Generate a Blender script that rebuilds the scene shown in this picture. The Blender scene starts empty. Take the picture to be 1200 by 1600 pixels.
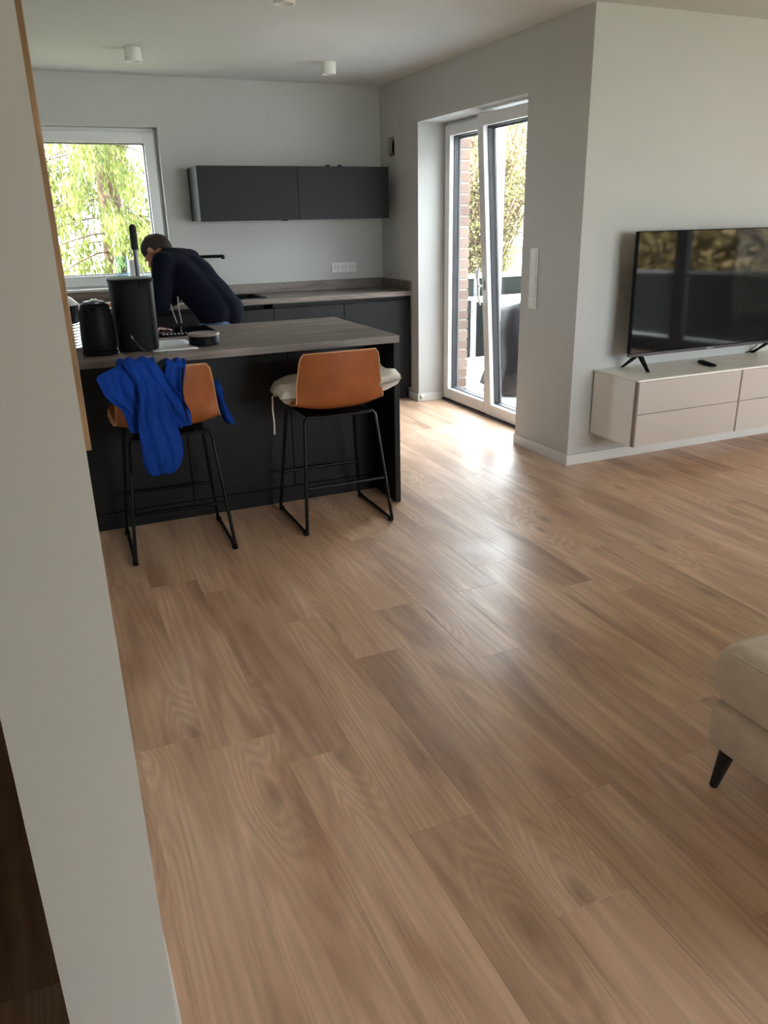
import bpy, bmesh, math, random
from mathutils import Vector, Matrix

S = bpy.context.scene
COL = S.collection

# ------------------------------------------------------------------ camera
def cam_basis(yaw, pitch, roll):
    cy, sy, cp, sp = math.cos(yaw), math.sin(yaw), math.cos(pitch), math.sin(pitch)
    f = Vector((sy*cp, cy*cp, -sp)); r = Vector((cy, -sy, 0)); u = r.cross(f)
    c, s = math.cos(roll), math.sin(roll)
    return r*c + u*s, u*c - r*s, f
cd = bpy.data.cameras.new('camera'); cam = bpy.data.objects.new('camera', cd); COL.objects.link(cam)
r_, u_, f_ = cam_basis(0.4083, 0.3584, -0.0211)
cam.matrix_world = Matrix(((r_.x, u_.x, -f_.x, -2.915), (r_.y, u_.y, -f_.y, -6.6534), (r_.z, u_.z, -f_.z, 1.464), (0, 0, 0, 1)))
cd.sensor_fit = 'VERTICAL'; cd.sensor_height = 24.0; cd.lens = 24.0*1217.0/1600.0
cd.clip_start = 0.05; cd.clip_end = 300
S.camera = cam
S.cycles.diffuse_bounces = 8

# ------------------------------------------------------------------ world, sun, exposure
W = bpy.data.worlds.new('overcast_sky'); S.world = W; W.use_nodes = True
bg = W.node_tree.nodes['Background']; bg.inputs[0].default_value = (0.85, 0.925, 1.0, 1); bg.inputs[1].default_value = 7.0
sd = bpy.data.lights.new('sun', 'SUN'); sun = bpy.data.objects.new('sun', sd); COL.objects.link(sun)
sd.energy = 16.0; sd.angle = 0.02; sd.color = (1.0, 0.94, 0.84)
sun.rotation_euler = Vector((0.80, -0.02, -0.72)).to_track_quat('-Z', 'Y').to_euler()
sun.location = (-12, 0, 12)
vs = S.view_settings
vs.view_transform = 'Standard'; vs.look = 'None'; vs.gamma = 1.0; vs.exposure = 1.45; vs.use_curve_mapping = False
def portal(name, loc, rot, sx, sy):
    l = bpy.data.lights.new(name, 'AREA'); l.shape = 'RECTANGLE'; l.size = sx; l.size_y = sy
    l.cycles.is_portal = True
    o = bpy.data.objects.new(name, l); COL.objects.link(o); o.location = loc; o.rotation_euler = rot
    return o
PI = math.pi
portal('sky_portal', (-2.35, 0.32, 1.6), (-PI/2, 0, 0), 1.05, 1.15)          # kitchen window, into -Y
portal('sky_portal', (0.55, -8.5, 1.2), (PI/2, 0, 0), 2.7, 2.3)                # rear glazing, into +Y
portal('sky_portal', (0.40, -1.47, 1.1), (0, PI/2, 0), 2.1, 1.5)             # terrace door, into -X
portal('sky_portal', (4.40, -5.75, 1.2), (0, PI/2, 0), 2.3, 4.9)             # living-room glazing, into -X

# ------------------------------------------------------------------ helpers
RND = random.Random(7)
def lin(c):
    c /= 255.0
    return c/12.92 if c <= 0.04045 else ((c+0.055)/1.055)**2.4
def rgb(r, g, b): return (lin(r), lin(g), lin(b), 1)

class NT:
    def __init__(s, m): s.t = m.node_tree; s.n = s.t.nodes; s.l = s.t.links
    def new(s, typ, **kw):
        n = s.n.new(typ)
        for k, v in kw.items():
            if k.startswith('i_'):
                key = k[2:]; key = int(key) if key.isdigit() else key
                n.inputs[key].default_value = v
            else: setattr(n, k, v)
        return n
    def link(s, a, b): s.l.new(a, b)
    def ramp(s, fac, stops, interp='LINEAR'):
        n = s.n.new('ShaderNodeValToRGB'); n.color_ramp.interpolation = interp
        e = n.color_ramp.elements
        while len(e) < len(stops): e.new(0.5)
        for el, (p, c) in zip(e, stops): el.position = p; el.color = c
        s.link(fac, n.inputs[0]); return n
    def mapping(s, vec, scale=(1, 1, 1), loc=(0, 0, 0), rot=(0, 0, 0)):
        n = s.n.new('ShaderNodeMapping'); n.inputs['Scale'].default_value = scale
        n.inputs['Location'].default_value = loc; n.inputs['Rotation'].default_value = rot
        s.link(vec, n.inputs[0]); return n.outputs[0]
    def noise(s, vec, scale, detail=4, rough=0.55, dist=0):
        n = s.n.new('ShaderNodeTexNoise'); n.inputs['Scale'].default_value = scale
        n.inputs['Detail'].default_value = detail; n.inputs['Roughness'].default_value = rough
        n.inputs['Distortion'].default_value = dist
        if vec is not None: s.link(vec, n.inputs['Vector'])
        return n
    def math(s, op, a, b=None):
        n = s.n.new('ShaderNodeMath'); n.operation = op
        for k, v in ((0, a), (1, b)):
            if v is None: continue
            if isinstance(v, (int, float)): n.inputs[k].default_value = v
            else: s.link(v, n.inputs[k])
        return n.outputs[0]
    def mix(s, fac, a, b, typ='MIX'):
        n = s.n.new('ShaderNodeMix'); n.data_type = 'RGBA'; n.blend_type = typ
        for k, v in (('Factor', fac), ('A', a), ('B', b)):
            sock = [i for i in n.inputs if i.name == k and (i.type == 'RGBA' or k == 'Factor' and i.type == 'VALUE')][0]
            if isinstance(v, (int, float)) or isinstance(v, tuple): sock.default_value = v
            else: s.link(v, sock)
        return [o for o in n.outputs if o.type == 'RGBA'][0]
    def bump(s, h, strength, dist=0.002):
        n = s.n.new('ShaderNodeBump'); n.inputs['Strength'].default_value = strength; n.inputs['Distance'].default_value = dist
        s.link(h, n.inputs['Height']); return n.outputs[0]

MATS = {}
def mat(name, color, rough=0.5, metal=0.0, var=0.06, vscale=6.0, bump=0.0, bscale=80.0, spec=0.5, sheen=0.0, trans=0.0, coat=0.0):
    """plain procedural material: slight colour variation and fine relief from noise"""
    m = bpy.data.materials.new(name); m.use_nodes = True; t = NT(m); p = t.n['Principled BSDF']
    tc = t.new('ShaderNodeTexCoord')
    nz = t.noise(tc.outputs['Object'], vscale, 3)
    d = tuple(max(0, c*(1-var)) for c in color[:3])+(1,); l = tuple(min(1, c*(1+var)) for c in color[:3])+(1,)
    t.link(t.ramp(nz.outputs['Fac'], [(0.3, d), (0.7, l)]).outputs[0], p.inputs['Base Color'])
    p.inputs['Roughness'].default_value = rough; p.inputs['Metallic'].default_value = metal
    p.inputs['Specular IOR Level'].default_value = spec
    if sheen: p.inputs['Sheen Weight'].default_value = sheen; p.inputs['Sheen Roughness'].default_value = 0.5
    if coat: p.inputs['Coat Weight'].default_value = coat; p.inputs['Coat Roughness'].default_value = 0.05
    if trans: p.inputs['Transmission Weight'].default_value = trans
    if bump:
        t.link(t.bump(t.noise(tc.outputs['Object'], bscale, 3).outputs['Fac'], bump), p.inputs['Normal'])
    MATS[name] = m; return m

def glass_mat(name, tint=(1, 1, 1, 1), refl=0.6):
    m = bpy.data.materials.new(name); m.use_nodes = True; t = NT(m)
    out = t.n['Material Output']; t.n.remove(t.n['Principled BSDF'])
    tr = t.new('ShaderNodeBsdfTransparent'); tr.inputs[0].default_value = tint
    gl = t.new('ShaderNodeBsdfGlossy'); gl.inputs['Roughness'].default_value = 0.02
    fr = t.new('ShaderNodeFresnel'); fr.inputs['IOR'].default_value = 1.45
    geo = t.new('ShaderNodeNewGeometry')      # same Fresnel curve on both faces of the pane
    t.link(t.math('ADD', t.math('MULTIPLY', geo.outputs['Backfacing'], 1/1.45-1.45), 1.45), fr.inputs['IOR'])
    mx = t.new('ShaderNodeMixShader')
    t.link(t.math('MULTIPLY', fr.outputs[0], refl), mx.inputs[0]); t.link(tr.outputs[0], mx.inputs[1]); t.link(gl.outputs[0], mx.inputs[2])
    t.link(mx.outputs[0], out.inputs[0]); MATS[name] = m; return m

def oak_mat(name, stops, gscale=1.0, along='Y', rough=0.34, bump=0.25, rand=True, wet=False):
    m = bpy.data.materials.new(name); m.use_nodes = True; t = NT(m); p = t.n['Principled BSDF']
    tc = t.new('ShaderNodeTexCoord'); vec = tc.outputs['Object']
    rnd = None
    if rand:
        oi = t.new('ShaderNodeObjectInfo'); rnd = oi.outputs['Random']
        cv = t.new('ShaderNodeCombineXYZ')
        t.link(t.math('MULTIPLY', rnd, 37.0), cv.inputs[0]); t.link(t.math('MULTIPLY', rnd, 91.0), cv.inputs[1]); t.link(t.math('MULTIPLY', rnd, 17.0), cv.inputs[2])
        va = t.new('ShaderNodeVectorMath', operation='ADD'); t.link(vec, va.inputs[0]); t.link(cv.outputs[0], va.inputs[1]); vec = va.outputs[0]
    g = gscale
    sc = {'Y': (1, 0.16, 1), 'X': (0.16, 1, 1), 'Z': (1, 1, 0.16)}[along]
    fsc = {'Y': (1, 0.03, 1), 'X': (0.03, 1, 1), 'Z': (1, 1, 0.03)}[along]
    v1 = t.mapping(vec, sc)
    broad = t.noise(v1, 6.0*g, 3, 0.55, 0.8)
    # cathedral rings: banded contours of a stretched noise field
    field = t.noise(t.mapping(vec, tuple(q if q == 1 else 0.055 for q in sc)), 4.6*g, 2, 0.4, 0.2)
    # knots, sparse; the growth rings bend round them
    vo = t.new('ShaderNodeTexVoronoi', voronoi_dimensions='2D'); vo.inputs['Scale'].default_value = 2.5*g
    t.link(t.mapping(vec, tuple(0.36 if q < 1 else 1 for q in sc)), vo.inputs['Vector'])
    near = t.ramp(vo.outputs['Distance'], [(0.0, (1, 1, 1, 1)), (0.30, (0, 0, 0, 1))], 'EASE').outputs[0]
    fsum = t.math('ADD', field.outputs['Fac'], t.math('MULTIPLY', near, 0.16))
    rings = t.math('SINE', t.math('MULTIPLY', fsum, 150.0))
    rings = t.math('ADD', t.math('MULTIPLY', rings, 0.5), 0.5)
    fine = t.noise(t.mapping(vec, fsc), 150*g, 3, 0.6)
    base = t.ramp(broad.outputs['Fac'], stops).outputs[0]
    c = t.mix(t.math('MULTIPLY', rings, 0.27), base, (stops[0][1][0]*0.75, stops[0][1][1]*0.75, stops[0][1][2]*0.75, 1))
    med = t.noise(t.mapping(vec, tuple(q if q == 1 else 0.045 for q in sc)), 42*g, 3, 0.6, 0.3)
    streak = t.math('ADD', t.math('MULTIPLY', t.math('SUBTRACT', fine.outputs['Fac'], 0.5), 0.4), t.math('MULTIPLY', t.math('SUBTRACT', med.outputs['Fac'], 0.5), 0.32))
    hs = t.new('ShaderNodeHueSaturation'); t.link(c, hs.inputs['Color']); t.link(t.math('ADD', streak, 1.0), hs.inputs['Value']); c = hs.outputs[0]
    kn = t.ramp(vo.outputs['Distance'], [(0.0, (1, 1, 1, 1)), (0.075, (0, 0, 0, 1))]).outputs[0]
    c = t.mix(t.math('MULTIPLY', kn, 0.6), c, (stops[0][1][0]*0.45, stops[0][1][1]*0.42, stops[0][1][2]*0.42, 1))
    if rand:
        hv = t.new('ShaderNodeHueSaturation'); t.link(c, hv.inputs['Color'])
        t.link(t.math('ADD', t.math('MULTIPLY', rnd, 0.14), 0.93), hv.inputs['Value'])
        c = hv.outputs[0]
    t.link(c, p.inputs['Base Color'])
    if wet:
        p.inputs['Specular IOR Level'].default_value = 0.95
        geo = t.new('ShaderNodeNewGeometry')
        wn = t.noise(t.mapping(geo.outputs['Position'], (1, 0.8, 1), (3.1, 0.4, 0)), 1.6, 3, 0.5, 0.4)
        rr = t.ramp(wn.outputs['Fac'], [(0.40, (rough-0.06,)*3+(1,)), (0.62, (rough+0.08,)*3+(1,))]).outputs[0]
        sep = t.math('ADD', rr, t.math('MULTIPLY', rings, 0.05))
        t.link(sep, p.inputs['Roughness'])
    else:
        t.link(t.math('ADD', t.math('MULTIPLY', fine.outputs['Fac'], 0.15), rough-0.07), p.inputs['Roughness'])
    h = t.math('ADD', t.math('MULTIPLY', rings, 0.25), t.math('MULTIPLY', fine.outputs['Fac'], 0.8))
    t.link(t.bump(h, bump, 0.0008), p.inputs['Normal'])
    MATS[name] = m; return m

def link(o, parent=None):
    COL.objects.link(o)
    if parent is not None:
        o.parent = parent
        bpy_parents.append((o, parent))
    return o
bpy_parents = []
def tag(o, label, cat, group=None):
    o['label'] = label; o['category'] = cat
    if group: o['group'] = group
    return o
def struct(o): o['kind'] = 'structure'; return o
def empty(name, loc=(0, 0, 0), rz=0, parent=None):
    o = bpy.data.objects.new(name, None); o.empty_display_size = 0.05
    o.location = loc; o.rotation_euler = (0, 0, rz)
    return link(o, parent)

class MB:
    """collects shapes into one mesh"""
    def __init__(s): s.v = []; s.f = []
    def add(s, verts, faces):
        k = len(s.v); s.v += [tuple(v) for v in verts]; s.f += [tuple(i+k for i in f) for f in faces]; return s
    def from_bm(s, bm):
        bm.verts.ensure_lookup_table(); bm.verts.index_update()
        s.add([v.co[:] for v in bm.verts], [[v.index for v in f.verts] for f in bm.faces]); bm.free(); return s
    def box(s, x0, x1, y0, y1, z0, z1, bev=0.0, seg=2):
        bm = bmesh.new(); bmesh.ops.create_cube(bm, size=1)
        for v in bm.verts: v.co = Vector(((x0+x1)/2+v.co.x*(x1-x0), (y0+y1)/2+v.co.y*(y1-y0), (z0+z1)/2+v.co.z*(z1-z0)))
        if bev > 0: bmesh.ops.bevel(bm, geom=bm.edges[:], offset=bev, segments=seg, profile=0.5, affect='EDGES')
        return s.from_bm(bm)
    def lathe(s, prof, c=(0, 0, 0), n=32, caps=True):
        vs, fs = [], []
        for r, z in prof:
            for i in range(n):
                a = 2*PI*i/n; vs.append((c[0]+r*math.cos(a), c[1]+r*math.sin(a), c[2]+z))
        for j in range(len(prof)-1):
            for i in range(n):
                i2 = (i+1) % n; fs.append((j*n+i, j*n+i2, (j+1)*n+i2, (j+1)*n+i))
        if caps:
            fs.append(tuple(range(n-1, -1, -1))); k = (len(prof)-1)*n; fs.append(tuple(range(k, k+n)))
        return s.add(vs, fs)
    def tube(s, pts, r, n=10, caps=True):
        pts = [Vector(p) for p in pts]; rs = r if isinstance(r, (list, tuple)) else [r]*len(pts)
        vs, fs = [], []; up = None
        for i, p in enumerate(pts):
            t = (pts[min(i+1, len(pts)-1)]-pts[max(i-1, 0)]).normalized()
            if up is None: up = Vector((0, 0, 1)) if abs(t.z) < 0.9 else Vector((1, 0, 0))
            a = t.cross(up).normalized(); b = a.cross(t).normalized(); up = b
            for k in range(n):
                th = 2*PI*k/n; vs.append(p+(a*math.cos(th)+b*math.sin(th))*rs[i])
        for j in range(len(pts)-1):
            for k in range(n):
                k2 = (k+1) % n; fs.append((j*n+k, j*n+k2, (j+1)*n+k2, (j+1)*n+k))
        if caps: fs.append(tuple(range(n-1, -1, -1))); q = (len(pts)-1)*n; fs.append(tuple(range(q, q+n)))
        return s.add(vs, fs)
    def grid(s, rows, close=False):
        n = len(rows[0]); vs = [p for r in rows for p in r]; fs = []
        for j in range(len(rows)-1):
            for i in range(n-1): fs.append((j*n+i, j*n+i+1, (j+1)*n+i+1, (j+1)*n+i))
            if close: fs.append((j*n+n-1, j*n, (j+1)*n, (j+1)*n+n-1))
        return s.add(vs, fs)
    def xform(s, M): s.v = [tuple(M @ Vector(v)) for v in s.v]; return s
    def build(s, name, m, parent=None, smooth=False, fix=True):
        me = bpy.data.meshes.new(name); me.from_pydata(s.v, [], s.f); me.validate()
        if fix:
            bm = bmesh.new(); bm.from_mesh(me); bmesh.ops.recalc_face_normals(bm, faces=bm.faces[:]); bm.to_mesh(me); bm.free()
        if smooth:
            me.polygons.foreach_set('use_smooth', [True]*len(me.polygons))
            try: me.set_sharp_from_angle(angle=math.radians(40 if smooth is True else smooth))
            except Exception: pass
        me.materials.append(m if not isinstance(m, str) else MATS[m])
        o = bpy.data.objects.new(name, me); return link(o, parent)

def bake(o, mods):
    """apply a list of modifiers and keep the result as a plain mesh"""
    for typ, kw in mods:
        md = o.modifiers.new(typ, typ)
        for k, v in kw.items(): setattr(md, k, v)
    bpy.context.view_layer.update()
    dg = bpy.context.evaluated_depsgraph_get()
    me = bpy.data.meshes.new_from_object(o.evaluated_get(dg)); o.modifiers.clear(); old = o.data; o.data = me
    bpy.data.meshes.remove(old); me.name = o.name
    return o
def smooth_all(o): o.data.polygons.foreach_set('use_smooth', [True]*len(o.data.polygons)); return o

def capsule(mb, p, r, q, r2, n=16):
    p = Vector(p); q = Vector(q); d = q-p; L = d.length
    t = d.normalized() if L > 1e-6 else Vector((0, 0, 1)); L = max(L, 1e-4)
    a = t.orthogonal().normalized(); b = t.cross(a)
    prof = [(-r*math.cos(k*PI/10), r*math.sin(k*PI/10)) for k in range(1, 6)] + [(L+r2*math.sin(k*PI/10), r2*math.cos(k*PI/10)) for k in range(0, 5)]
    vs = []; fs = []
    for h, rr in prof:
        for i in range(n):
            th = 2*PI*i/n; vs.append(p+t*h+(a*math.cos(th)+b*math.sin(th))*rr)
    for j in range(len(prof)-1):
        for i in range(n):
            i2 = (i+1) % n; fs.append((j*n+i, j*n+i2, (j+1)*n+i2, (j+1)*n+i))
    fs.append(tuple(range(n-1, -1, -1))); k = (len(prof)-1)*n; fs.append(tuple(range(k, k+n)))
    mb.add(vs, fs)
def blob(name, cones, m, parent=None, voxel=0.012, it=6, disp=None):
    """one continuous surface grown round a skeleton of tapered limbs"""
    mb = MB()
    for c in cones: capsule(mb, *c)
    o = mb.build(name, m, parent)
    bake(o, [('REMESH', dict(mode='VOXEL', voxel_size=voxel)), ('SMOOTH', dict(factor=0.5, iterations=it))])
    if disp:
        for v in o.data.vertices: v.co += v.normal*disp(v.co)
    if not o.data.materials: o.data.materials.append(MATS[m])
    return smooth_all(o)

# ------------------------------------------------------------------ materials
def wall_mat(name, col):
    m = bpy.data.materials.new(name); m.use_nodes = True; t = NT(m); p = t.n['Principled BSDF']
    tc = t.new('ShaderNodeTexCoord'); o = tc.outputs['Object']
    t.link(t.ramp(t.noise(o, 3, 4).outputs['Fac'], [(0.3, tuple(c*0.97 for c in col[:3])+(1,)), (0.7, col)]).outputs[0], p.inputs['Base Color'])
    p.inputs['Roughness'].default_value = 0.75; p.inputs['Specular IOR Level'].default_value = 0.3
    t.link(t.bump(t.noise(o, 180, 2).outputs['Fac'], 0.08, 0.001), p.inputs['Normal'])
    MATS[name] = m; return m
wall_mat('greige_paint', (0.62, 0.595, 0.555, 1)); wall_mat('wall_paint', (0.55, 0.55, 0.535, 1)); wall_mat('ceiling_paint', (0.60, 0.60, 0.59, 1))
mat('white_trim', (0.70, 0.70, 0.68, 1), 0.35, var=0.02)
mat('white_upvc', (0.76, 0.77, 0.77, 1), 0.3, var=0.02)
mat('grey_gasket', rgb(62, 62, 66), 0.5); mat('grey_foil', rgb(92, 92, 98), 0.45)
glass_mat('window_glass', (0.97, 0.98, 0.97, 1)); glass_mat('clear_glass', (0.86, 0.93, 0.97, 1))
oak_mat('oak_floor', [(0.30, rgb(172, 135, 109)), (0.5, rgb(211, 175, 146)), (0.72, rgb(229, 197, 170))], 1.0, 'Y', 0.35, 0.30, True, True)
oak_mat('oak_board', [(0.30, rgb(120, 90, 60)), (0.5, rgb(152, 118, 82)), (0.72, rgb(170, 138, 102))], 3.0, 'Z', 0.5, 0.3, False)
oak_mat('grey_oak', [(0.30, rgb(84, 72, 65)), (0.5, rgb(116, 103, 95)), (0.72, rgb(138, 126, 118))], 1.8, 'X', 0.42, 0.15, False)
mat('anthracite', rgb(19, 19, 21), 0.5, var=0.03, bump=0.03, bscale=300, spec=0.28)
mat('anthracite_dark', rgb(12, 12, 13), 0.55, var=0.03, spec=0.3)
mat('black_recess', rgb(12, 12, 13), 0.6)
mat('black_metal', rgb(16, 16, 17), 0.35, 0.6)
mat('black_plastic', rgb(11, 11, 12), 0.5, bump=0.02, spec=0.12)
mat('black_gloss', rgb(8, 8, 9), 0.08, var=0.02)
mat('black_matt', rgb(22, 22, 23), 0.6)
mat('tan_leather', rgb(148, 80, 35), 0.5, var=0.16, vscale=9, bump=0.12, bscale=160)
mat('leather_edge', rgb(190, 140, 100), 0.55)
mat('cushion_cloth', rgb(246, 241, 231), 0.85, bump=0.3, bscale=120, sheen=0.2)
mat('blue_cloth', rgb(5, 54, 138), 0.8, var=0.15, bump=0.15, bscale=200, spec=0.2)
mat('navy_lining', rgb(22, 28, 44), 0.8, bump=0.1, bscale=200)
mat('navy_hoodie', rgb(14, 16, 30), 0.95, bump=0.2, bscale=160, spec=0.15)
mat('jeans', rgb(70, 92, 128), 0.85, var=0.25, vscale=14, bump=0.25, bscale=220)
mat('skin', rgb(182, 128, 100), 0.55, var=0.06); mat('hair', rgb(40, 30, 24), 0.8, var=0.3, vscale=60, bump=0.5, bscale=200)
mat('shoe', rgb(40, 40, 42), 0.6); mat('white_cord', rgb(205, 205, 205), 0.6)
mat('lacquer_white', rgb(238, 236, 231), 0.35, var=0.01); mat('lacquer_beige', rgb(192, 183, 177), 0.4, var=0.01); mat('groove_brown', rgb(134, 120, 108), 0.5)
mat('sofa_fabric', rgb(206, 191, 175), 0.9, var=0.08, vscale=18, bump=0.35, bscale=350, sheen=0.25)
mat('screen_black', rgb(7, 7, 8), 0.04, var=0.0, spec=0.6); mat('silver', rgb(170, 172, 176), 0.3, 0.9); mat('grey_metal', rgb(96, 96, 104), 0.35, 0.7)
mat('white_plastic', rgb(228, 228, 224), 0.35, var=0.01); mat('grey_print', rgb(150, 150, 150), 0.5)
mat('porcelain', rgb(220, 220, 216), 0.15, var=0.02); mat('paper', rgb(240, 243, 250), 0.25, var=0.01); mat('pink_paper', rgb(226, 188, 186), 0.6)
mat('lid_wood', rgb(128, 118, 108), 0.5, bump=0.1); mat('foam_grip', rgb(26, 25, 25), 0.85, bump=0.3, bscale=200)
mat('mortar', rgb(206, 200, 192), 0.9, bump=0.3); mat('terrace_stone', rgb(140, 146, 154), 0.7, var=0.06, bump=0.15, bscale=60)
mat('panel_green', rgb(14, 20, 18), 0.6, spec=0.2); mat('grill_cover', rgb(16, 15, 17), 0.45, var=0.2, bump=0.3, bscale=30, spec=0.25)
mat('bark', rgb(84, 66, 52), 0.9, var=0.3, bump=0.5, bscale=20); mat('render_grey', rgb(170, 172, 176), 0.9)
mat('lawn', rgb(98, 104, 72), 0.95, var=0.35, vscale=3, bump=0.5, bscale=30)
def leaf_mat(name, a, b):
    m = bpy.data.materials.new(name); m.use_nodes = True; t = NT(m); p = t.n['Principled BSDF']
    tc = t.new('ShaderNodeTexCoord'); nz = t.noise(tc.outputs['Object'], 1.8, 5, 0.7)
    t.link(t.ramp(nz.outputs['Fac'], [(0.35, a), (0.65, b)]).outputs[0], p.inputs['Base Color'])
    p.inputs['Roughness'].default_value = 0.6
    tl = t.new('ShaderNodeBsdfTranslucent'); t.link(t.ramp(nz.outputs['Fac'], [(0.35, a), (0.65, b)]).outputs[0], tl.inputs[0])
    mx = t.new('ShaderNodeMixShader'); mx.inputs[0].default_value = 0.3
    t.link(p.outputs[0], mx.inputs[1]); t.link(tl.outputs[0], mx.inputs[2]); t.link(mx.outputs[0], t.n['Material Output'].inputs[0])
    MATS[name] = m; return m
leaf_mat('spruce_needles', rgb(66, 80, 38), rgb(132, 138, 66)); leaf_mat('spring_leaves', rgb(112, 108, 70), rgb(152, 146, 104)); leaf_mat('hedge_leaves', rgb(118, 102, 66), rgb(166, 148, 100))
def brick_mat():
    m = bpy.data.materials.new('brick_clay'); m.use_nodes = True; t = NT(m); p = t.n['Principled BSDF']
    tc = t.new('ShaderNodeTexCoord'); oi = t.new('ShaderNodeObjectInfo')
    c = t.ramp(oi.outputs['Random'], [(0.0, rgb(100, 80, 70)), (0.5, rgb(120, 98, 86)), (1.0, rgb(140, 120, 108))]).outputs[0]
    nz = t.noise(tc.outputs['Object'], 25, 4)
    t.link(t.mix(t.math('MULTIPLY', nz.outputs['Fac'], 0.5), c, rgb(140, 120, 108)), p.inputs['Base Color'])
    p.inputs['Roughness'].default_value = 0.9; t.link(t.bump(nz.outputs['Fac'], 0.5, 0.004), p.inputs['Normal']); MATS['brick_clay'] = m
brick_mat()

# ------------------------------------------------------------------ the shell of the place
H = 2.5
YT = -2.817        # television wall
XP = -2.885        # partition's kitchen-side face
def sbox(name, *b, m='wall_paint', parent=None, bev=0):
    o = MB().box(*b, bev=bev).build(name, m, parent)
    if parent is None: struct(o)
    return o
def wall_with_hole(name, axis, a0, a1, t0, t1, holes, z1=H, m='wall_paint'):
    """wall slab along 'axis' (x or y) from a0..a1, thickness t0..t1, rectangular holes (h0,h1,z0,z1)"""
    mb = MB()
    def bx(p, q, zz0, zz1):
        if q-p < 1e-5 or zz1-zz0 < 1e-5: return
        if axis == 'x': mb.box(p, q, t0, t1, zz0, zz1)
        else: mb.box(t0, t1, p, q, zz0, zz1)
    cur = a0
    for h0, h1, z0, zt in sorted(holes):
        bx(cur, h0, 0, z1); bx(h0, h1, 0, z0); bx(h0, h1, zt, z1); cur = h1
    bx(cur, a1, 0, z1)
    return struct(mb.build(name, m))
# kitchen window opening X -2.93..-1.835, z 0.995..2.155 ; terrace door Y -2.2215..-0.7207 z 0..2.159 ; glazing X=4.2
WX0, WX1, WZ0, WZ1 = -2.86, -1.835, 0.985, 2.155
DY0, DY1, DZ = -2.2215, -0.7207, 2.159
wall_with_hole('wall_back', 'x', -3.7, 0.37, 0.0, 0.37, [(WX0, WX1, WZ0, WZ1)])
wr = wall_with_hole('wall_right', 'y', YT+0.36, 0.0, 0.0, 0.36, [(DY0, DY1, 0.0, DZ), (-0.285, -0.15, 1.955, 2.10)])
sbox('wall_television', 0.0, 4.6, YT, YT+0.36, 0, H)
sbox('wall_kitchen_left', -3.7, -3.6, -3.0, 0.0, 0, H)
sbox('wall_hall_end', -4.4, -3.027, -3.1, -3.0, 0, H)
sbox('wall_partition', -3.027, XP, -5.75, -3.0, 0, H, m='greige_paint')
sbox('wall_hall_left', -4.4, -4.3, -8.3, -3.1, 0, H)
wall_with_hole('wall_rear', 'x', -4.4, 4.6, -8.5, -8.3, [(-0.8, 1.9, 0.0, 2.35)])
sbox('wall_light_blocker', -3.16, -3.04, -8.3, -6.45, 0, H)  # unseen wall added to block rear daylight, keeping the hall floor dark
wall_with_hole('wall_living_right', 'y', -8.3, YT, 4.2, 4.56, [(-8.2, -3.3, 0.0, 2.35)])
sbox('ceiling', -4.4, 4.6, -8.5, YT, H, H+0.2, m='ceiling_paint')
o = sbox('ceiling_kitchen', -4.4, 0.37, YT, 0.37, H, H+0.2, m='ceiling_paint')
fl = struct(MB().box(-4.4, 4.56, -8.5, YT+0.36, -0.2, -0.012).box(-4.4, 0.36, YT+0.36, 0.37, -0.2, -0.012).build('floor', 'oak_floor'))

# oak planks, every one a piece of the floor
PW, PL, G = 0.194, 1.21, 0.0001
pmesh = {}
def plank_mesh(w, l):
    k = (round(w, 4), round(l, 4))
    if k not in pmesh:
        c = 0.0005; x, y = w/2-G, l/2-G
        vs = [(-x, -y, -.012), (x, -y, -.012), (x, y, -.012), (-x, y, -.012), (-x, -y, -c), (x, -y, -c), (x, y, -c), (-x, y, -c),
              (-x+c, -y+c, 0), (x-c, -y+c, 0), (x-c, y-c, 0), (-x+c, y-c, 0)]
        fs = [(0, 3, 2, 1)]+[(i, (i+1) % 4, (i+1) % 4+4, i+4) for i in range(4)]+[(i+4, (i+1) % 4+4, (i+1) % 4+8, i+8) for i in range(4)]+[(8, 9, 10, 11)]
        me = bpy.data.meshes.new('plank'); me.from_pydata(vs, [], fs); me.materials.append(MATS['oak_floor']); pmesh[k] = me
    return pmesh[k]
known = {0: -4.39, -1: -5.236, -2: -4.836, -3: -4.68, 1: -4.085, 2: -4.574, 3: -4.08}
prnd = random.Random(11)
def lay(xa, xb, ymin, ymax, j):
    y = j-PL*math.ceil((j-ymin)/PL)
    while y < ymax-0.02:
        a, b = max(y, ymin), min(y+PL, ymax)
        if b-a > 0.03:
            o = bpy.data.objects.new('plank', plank_mesh(xb-xa, b-a)); o.location = ((xa+xb)/2, (a+b)/2, 0); link(o, fl)
        y += PL
for k in range(-8, 25):
    x0 = -2.057+k*PW; x1 = x0+PW
    j = known.get(k, -4.0+prnd.uniform(0, PL))
    if x1 <= 0.001: lay(x0, x1, -6.9, 0.0, j)
    elif x0 >= 0: lay(x0, x1, -6.9, YT, j)
    else: lay(x0, x1, -6.9, YT, j); lay(x0, 0.0, YT, 0.0, j)
o = bpy.data.objects.new('plank', plank_mesh(0.245, 1.50)); o.location = (0.1225, (DY0+DY1)/2, 0); link(o, fl)   # door reveal

# baseboards
def base(name, *b): return sbox(name, *b, m='white_trim', bev=0.002)
BH, BT = 0.066, 0.013
base('baseboard_television', -BT, 4.19, YT-BT, YT, 0, BH)
base('baseboard_right', -BT, 0, YT, DY0, 0, BH)
base('baseboard_reveal_near', 0, 0.24, DY0, DY0+BT, 0, BH)
base('baseboard_reveal_far', 0.0, 0.24, DY1-BT, DY1, 0, BH)
base('baseboard_kitchen', -BT, 0, DY1-BT, -0.56, 0, BH)
base('baseboard_partition', XP, XP+0.014, -5.75, -3.0, 0, 0.075)

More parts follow.
